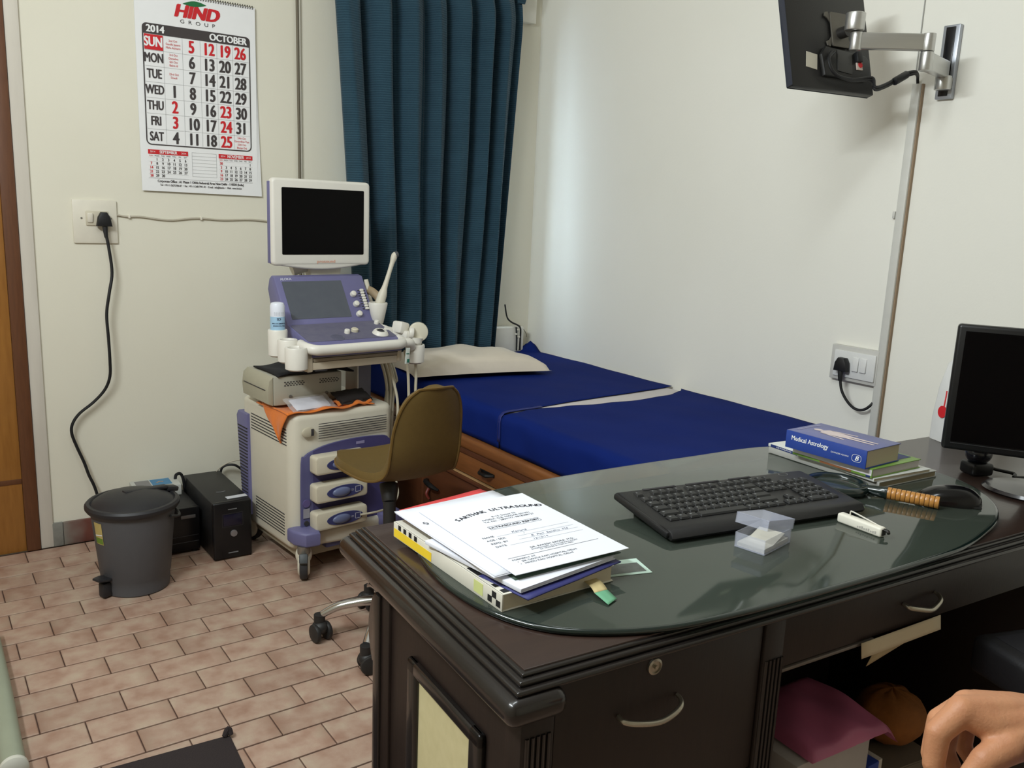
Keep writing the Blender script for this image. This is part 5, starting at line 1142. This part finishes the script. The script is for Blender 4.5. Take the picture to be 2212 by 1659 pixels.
for i in range(3):
    for j in range(4): b.bx((.03+j*.03, -.035+i*.03, .0766), (.05+j*.03, -.015+i*.03, .0772))
obj('raised_marks', b, M_case, lidp, smooth=False, kind='stuff')
b = B(); b.cone((.09, 0, -.48), (.09, 0, .004), .022, n=16); obj('stand_post', b, M_case, BB)
b = B(); b.cone((.09, 0, -.50), (.09, 0, -.478), .13, .11, n=28, bev=.004); obj('stand_base', b, M_case, BB)
SB = thing('file_box', 'white printed carton of files under the desk', 'carton', dw(.655, .06, 0), (0, 0, DA+R(2)))
b = B(); b.bx((-.04, .0, 0), (.17, .19, .375), .004); bx_ = obj('carton', b, mat('carton_white', rgb(176, 168, 164), .8), SB)
b = B(); M2 = basis((-.0412, .095, 0), (0, -1, 0), (0, 0, 1))
b.text('ULTRASOUND CLINIC', .0155, M2 @ Matrix.Translation((0, .318, 0)), bold=.0002, xs=.9)
for k in range(7):
    for w_ in range(4): b.bx((-.0414, .165-w_*.036-.028, .285-k*.018), (-.0411, .165-w_*.036, .2865-k*.018))
obj('carton_print', b, mat('carton_ink', rgb(80, 76, 80), .8), SB, smooth=False, kind='stuff')
PBg = thing('pink_bag', 'flat pink plastic packet lying on the carton under the desk', 'packet', dw(.640, .048, .3765), (0, 0, DA+R(0)))
def bag(u, v):
    x = .245*u; y = .20*v; e_ = (max(0, 16*u*(1-u)*v*(1-v)))**.3
    return (x, y, .004+.022*e_+.004*math.sin(14*u+3*v)*e_+.003*math.sin(9*v-11*u)*e_-.035*max(0, u-.86)/.14)
b = B(); b.grid(bag, 26, 20); b.grid(lambda u, v: (.245*u, .20*v, .003-.035*max(0, u-.86)/.14), 26, 20); bmesh.ops.remove_doubles(b.bm, verts=b.bm.verts, dist=.0012)
obj('plastic', b, mat('pink_plastic', rgb(190, 104, 136), .4, var=.15, scale=16, bump=.3, bscale=30), PBg, ang=80)
BK2 = thing('blue_file', 'blue file standing upright beside the carton under the desk', 'file', dw(.845, .075, 0), (0, 0, DA+R(3)))
b = B(); b.bx((0, 0, 0), (.035, .17, .290), .002); obj('cover', b, mat('file_blue', rgb(40, 66, 150), .5), BK2)
b = B(); b.bx((.036, .003, .002), (.050, .167, .288), .001); obj('pages', b, mat('file_pages', rgb(190, 180, 170), .8), BK2)
CT = thing('brown_carton', 'brown corrugated carton lying on floor right of the blue file', 'carton', dw(.925, .09, 0), (0, 0, DA+R(-4)))
b = B(); b.bx((0, 0, 0), (.15, .17, .235), .003); obj('body', b, mat('carton_brown', rgb(112, 98, 84), .85, bump=.3, bscale=120), CT)
b = B(); b.bx((.002, .002, .235), (.148, .083, .238)); obj('flap', b, MATS['carton_brown'], CT, smooth=False)
OB = thing('orange_bundle', 'orange brown cloth bundle on the brown carton under the desk', 'bundle', dw(1.03, .165, .2385))
b = B(); b.grid(lambda u, v: (lambda th, ph: (.075*math.sin(ph)*math.cos(th)*(1+.06*math.sin(5*th)), .07*math.sin(ph)*math.sin(th), .06-.058*math.cos(ph)*(1+.05*math.sin(7*th+3*ph))))(2*math.pi*u, math.pi*v), 28, 16, True); bmesh.ops.remove_doubles(b.bm, verts=b.bm.verts, dist=1e-5)
obj('cloth', b, mat('bundle_orange', rgb(140, 84, 32), .8, var=.25, scale=50, bump=.5, bscale=120), OB, ang=80)
# ================================================================ RIGHT WALL
TR = thing('cable_trunking', 'vertical white cable trunking on the right wall below the mounted screen', 'trunking', (0, 0, 0))
M_tr = mat('trunking_pvc', rgb(206, 205, 198), .45)
b = B(); b.bx((-.020, -1.934, .50), (-.0, -1.908, 1.722), .002); obj('cover', b, M_tr, TR)
b = B(); b.bx((-.012, -1.9385, .50), (-.0, -1.934, 1.722), .001); obj('shade_strip', b, mat('trunking_side_shade', rgb(150, 128, 104), .7), TR)  # brown shading of the trunking's near side, put in as a coloured strip
b = B(); b.box((-.006, -1.895, 1.338), (.008, .008, .022), .002); obj('clip', b, M_tr, TR)
TW = thing('seam_wire', 'thin grey wire running up the right wall above the trunking', 'wire')
b = B(); b.tube([(-.003, -1.905, 1.76), (-.003, -1.904, 2.1), (-.003, -1.902, 2.5), (-.003, -1.902, 2.895)], .0018, 5); obj('cable', b, mat('wire_grey', rgb(170, 170, 165), .6), TW)
RS = thing('wall_switch_box', 'white surface switch box with socket and two switches on right wall', 'socket', (0, -1.829, .856))
b = B(); b.bx((-.022, -.085, -.057), (0, .085, .057), .003); obj('mounting_box', b, mat('box_offwhite', rgb(200, 198, 192), .6), RS)
b = B(); b.bx((-.028, -.080, -.045), (-.021, .070, .042), .003); pl = obj('plate', b, mat('plate_white', rgb(222, 222, 220), .4), RS)
for y in (-.012, -.040):
    b = B(); b.box((-.030, y, .003), (.006, .022, .046), .002, rot=(0, R(4), 0)); obj('rocker_switch', b, mat('plate_white', rgb(222, 222, 220), .4), pl)
RC = thing('plug_lead', 'black plug and looped cable in the right wall switch box', 'plug', (0, 0, 0))
b = B(); b.prism([(-.024, -.02), (.024, -.02), (.021, .008), (.012, .024), (-.012, .024), (-.021, .008)], 0, .028, basis((-.0285, -1.801, .852), (0, -1, 0), (0, 0, 1)), .006); b.tube([(-.045, -1.801, .838), (-.046, -1.802, .818), (-.046, -1.804, .80)], [.009, .008, .006]); obj('plug', b, M_blk, RC)
b = B(); b.tube([(-.046, -1.803, .81), (-.044, -1.812, .77), (-.038, -1.835, .735), (-.030, -1.86, .716), (-.024, -1.886, .718), (-.020, -1.905, .735), (-.012, -1.915, .755)], .0045, 8); obj('cable', b, M_blk, RC)
# wall bracket with two-part arm
M_al = mat('brushed_aluminium', rgb(196, 196, 194), .32, .85, var=.06, scale=8, stretch=(1, 1, 30))
M_alr = mat('plate_rim_grey', rgb(168, 172, 180), .35, .6)
AR = thing('monitor_arm', 'silver folding monitor arm with wall plate high on the right wall', 'bracket', (0, -2.005, 1.77))
def al(o): o.matrix_parent_inverse = Matrix.Translation((0, 2.005, -1.77)); return o
b = B(); b.bx((-.018, -2.032, 1.672), (0, -1.982, 1.876), .003); al(obj('wall_plate', b, M_alr, AR))
b = B(); b.bx((-.020, -2.020, 1.680), (-.017, -1.992, 1.870), .001); al(obj('plate_inlay', b, mat('inlay_black', rgb(16, 16, 20), .25), AR))
P0 = Vector((-.040, -2.015, 0)); E1 = Vector((-.200, -2.05, 0)); J2 = Vector((-.345, -1.925, 0))
def armseg(a, c, z0, z1, w):
    d = (c-a).normalized(); b = B(); m_ = (a+c)/2; b.box((m_.x, m_.y, (z0+z1)/2), ((c-a).length, w, z1-z0), .004, 3, rot=(0, 0, math.atan2(d.y, d.x)))
    return b
b = B(); b.cone((P0.x, P0.y, 1.694), (P0.x, P0.y, 1.732), .022, n=28, bev=.002); b.bx((-.03, -2.03, 1.70), (-.012, -2.0, 1.728)); al(obj('wall_pivot', b, M_al, AR))
al(obj('lower_arm', armseg(P0, E1, 1.726, 1.772, .028), M_al, AR))
b = B(); b.cone((E1.x, E1.y, 1.724), (E1.x, E1.y, 1.7725), .018, n=28, bev=.002); al(obj('elbow_lower', b, M_al, AR))
b = B(); b.cone((E1.x, E1.y, 1.774), (E1.x, E1.y, 1.820), .018, n=28, bev=.002); al(obj('elbow_upper', b, M_al, AR))
al(obj('upper_arm', armseg(E1, J2, 1.775, 1.819, .020), M_al, AR))
b = B(); b.cone((J2.x, J2.y, 1.772), (J2.x, J2.y, 1.8195), .016, n=28, bev=.002); al(obj('wrist_pivot', b, M_al, AR))
J3 = J2+Vector((-.006, .006, 0))
b = B(); b.cone((J3.x-.004, J3.y-.004, 1.822), (J3.x-.004, J3.y-.004, 1.868), .026, n=28, bev=.003); al(obj('head_pivot', b, M_al, AR))
# screen seen from behind
TVa, TVt = R(-10), R(-16)
TO = Vector((-.42, -1.85, 1.668))+Vector((math.cos(TVa), math.sin(TVa), 0))*.0775
TV = thing('wall_screen', 'black flat screen seen from behind on the wall mounted arm', 'screen', TO, (TVt, 0, TVa))
M_tvb = mat('tv_back_black', rgb(30, 29, 28), .4, bump=.1, bscale=400); M_tve = mat('tv_edge', rgb(44, 48, 60), .35)
b = B(); b.bx((-.152, -.012, 0), (.152, .010, .305), .004); obj('housing', b, M_tvb, TV)
b = B(); b.bx((-.152, .0105, 0), (.152, .0125, .305), .001); obj('front_frame', b, M_tve, TV)
b = B(); b.bx((-.1535, -.011, .002), (-.151, .012, .303), .001); obj('side_edge', b, M_tve, TV)
b = B(); b.bx((-.142, .0126, .012), (.142, .0132, .293)); obj('screen', b, M_scr, TV, smooth=False)
b = B(); b.prism([(-.065, .0), (.10, .0), (.115, .02), (.115, .055), (.10, .072), (-.05, .085), (-.07, .06)], 0, .016, basis((.02, -.0115, .035), (1, 0, 0), (0, 0, 1)), .006); obj('rear_bulge', b, M_tvb, TV)
b = B(); b.box((-.075, -.0125, .078), (.040, .001, .044), rot=(0, R(8), 0)); obj('rating_label', b, mat('label_cream', rgb(190, 184, 168), .6), TV, smooth=False)
b = B(); b.box((.032, -.029, .078), (.055, .003, .062), .001, rot=(0, R(6), 0)); obj('connector_panel', b, mat('conn_grey', rgb(58, 57, 55), .5), TV)
b = B(); b.box((.085, -.030, .072), (.022, .004, .024), .001); rl = obj('port_sticker', b, mat('sticker_pale', rgb(206, 190, 180), .5), TV)
b = B(); b.lathe([(0, 0), (.008, 0), (.008, .001), (0, .001)], n=16, M=basis((.087, -.0325, .074), (1, 0, 0), (0, 0, 1))); obj('red_dot', b, M_red, rl)
b = B(); b.box((.082, -.032, .095), (.020, .018, .03), .003); obj('cable_plug', b, M_blk, TV)
# vesa plate with pierced arms
M_vesa = mat('vesa_grey', rgb(98, 94, 86), .5, .5)
for a in (0, 1, 2, 3):
    an = R(45)+a*math.pi/2; b = B()
    b.prism([(.0, -.010), (.05, -.006), (.062, -.010), (.068, .0), (.062, .010), (.05, .006), (.0, .010)], 0, .004, basis((.034, -.014, .175), (math.cos(an), 0, math.sin(an)), (-math.sin(an), 0, math.cos(an))), .001); obj('vesa_arm', b, M_vesa, TV)
b = B(); b.prism(rect(.062, .10, .006), 0, .005, basis((.034, -.016, .175), (1, 0, 0), (0, 0, 1)), .001); obj('vesa_plate', b, M_vesa, TV)
b = B(); b.cone((.034, -.02, .165), (.036, -.05, .160), .016, n=16); obj('tilt_joint', b, mat('joint_dark', rgb(40, 38, 36), .4), TV)
SCb = thing('screen_cables', 'two black cables drooping from wall screen to the trunking', 'cable')
tvp = lambda x, y, z: Matrix.Translation(TO) @ Euler((TVt, 0, TVa)).to_matrix().to_4x4() @ Vector((x, y, z))
for k in range(2):
    o_ = Vector((0, 0, .007*k))
    b = B(); b.tube([tvp(-.02+.01*k, -.035, .10), tvp(-.045, -.045, .07), tvp(-.03, -.048, .03), tvp(.03, -.050, .016+.004*k), tvp(.10, -.055, .022)+o_, Vector((-.26, -1.945, 1.677))+o_, Vector((-.206, -1.945, 1.692))+o_, Vector((-.143, -1.945, 1.720))+o_*1.2, Vector((-.076, -1.943, 1.741))+o_, Vector((-.035, -1.930, 1.742))+o_*.6, Vector((-.015, -1.921, 1.732)), Vector((-.010, -1.921, 1.716))], .0042, 8); obj('cable', b, M_blk, SCb)
b = B(); b.cone(Vector((-.178, -1.949, 1.707)), Vector((-.118, -1.947, 1.734)), .011, n=14, bev=.003); obj('ferrite_core', b, M_blk, SCb)

# ================================================================ PERSON: HAND AT THE LOWER RIGHT
PSN = thing('person', 'bare hand with loosely curled fingers of a seated person in lavender shirt', 'person', ray(2110, 1560, .9))
hb = B()
def cap(a, c, r0, r1, n=14):
    a, c = Vector(a), Vector(c); hb.ell(a, (r0,)*3, u=n, v=10); hb.ell(c, (r1,)*3, u=n, v=10); hb.cone(a, c, r0, r1, n=n)
def chain(P, rad):
    for i in range(len(P)-1): cap(P[i], P[i+1], rad[i], rad[i+1])
T0 = .90
q = lambda x, y, dt=0: ray(x, y, T0+dt)
wrist = q(2262, 1560, .02); fore = q(2440, 1545, .06); fore2 = q(2700, 1560, .12)
chain([fore2, fore, wrist], [.042, .036, .029])
mi, mm_, mr, ml = q(2078, 1536, -.005), q(2090, 1524, .014), q(2108, 1522, .034), q(2130, 1526, .052)
for c_, rr in ((mi, .0165), (mm_, .0165), (mr, .016), (ml, .0145)): chain([wrist, (wrist+c_)/2+Vector((0, 0, .002)), c_], [.026, .021, rr])
chain([mi, q(2026, 1582, -.012), q(2016, 1650, -.010), q(2030, 1698, -.004)], [.0150, .0128, .0112, .0092])        # index
chain([mm_, q(2030, 1556, .014), q(2012, 1628, .016), q(2034, 1690, .012)], [.0150, .0128, .0110, .0092])          # middle
chain([mr, q(2052, 1556, .036), q(2040, 1622, .036), q(2066, 1672, .028)], [.0142, .0122, .0106, .009])            # ring
chain([ml, q(2088, 1560, .054), q(2080, 1612, .052), q(2102, 1650, .044)], [.0128, .0106, .0094, .008])            # little
chain([q(2232, 1582, .0), q(2178, 1612, -.022), q(2128, 1642, -.030), q(2092, 1682, -.028)], [.024, .0178, .0142, .0112])   # thumb
chain([q(2200, 1570, .0), q(2140, 1566, -.008), mi], [.023, .018, .0155])
me = bpy.data.meshes.new('body'); hb.bm.to_mesh(me); hb.bm.free()
hand = bpy.data.objects.new('body', me); COL.objects.link(hand); hand.parent = PSN; hand.matrix_parent_inverse = Matrix.Translation(-PSN.location)
M_skin = mat('skin', rgb(196, 142, 104), .5, col2=rgb(180, 122, 88), scale=55, bump=.22, bscale=320, sss=.12)
me.materials.append(M_skin)
md = hand.modifiers.new('r', 'REMESH'); md.mode = 'VOXEL'; md.voxel_size = .0024; md.use_smooth_shade = True
md = hand.modifiers.new('s', 'SMOOTH'); md.iterations = 5; md.factor = .5
b = B(); nl = q(2092, 1690, -.038)
b.ell(q(2094, 1682, -.0385), (.0062, .0025, .0075)); o = obj('thumbnail', b, mat('nail', rgb(204, 150, 120), .35), PSN); o.matrix_parent_inverse = Matrix.Translation(-PSN.location)
b = B(); b.grid(lambda u, v: (lambda a, t: q(2318, 1690, -.05).lerp(q(2680, 1700, .0), t)+(CA*math.cos(a)*.4+CB*math.sin(a)+CF*math.cos(a))*(.055+.035*t+.003*math.sin(6*a+9*t)))(2*math.pi*u, v), 36, 10, True)
o = obj('shirt', b, mat('shirt_lavender', rgb(106, 108, 176), .85, bump=.2, bscale=200), PSN, ang=80); o.matrix_parent_inverse = Matrix.Translation(-PSN.location); md = o.modifiers.new('t', 'SOLIDIFY'); md.thickness = .002
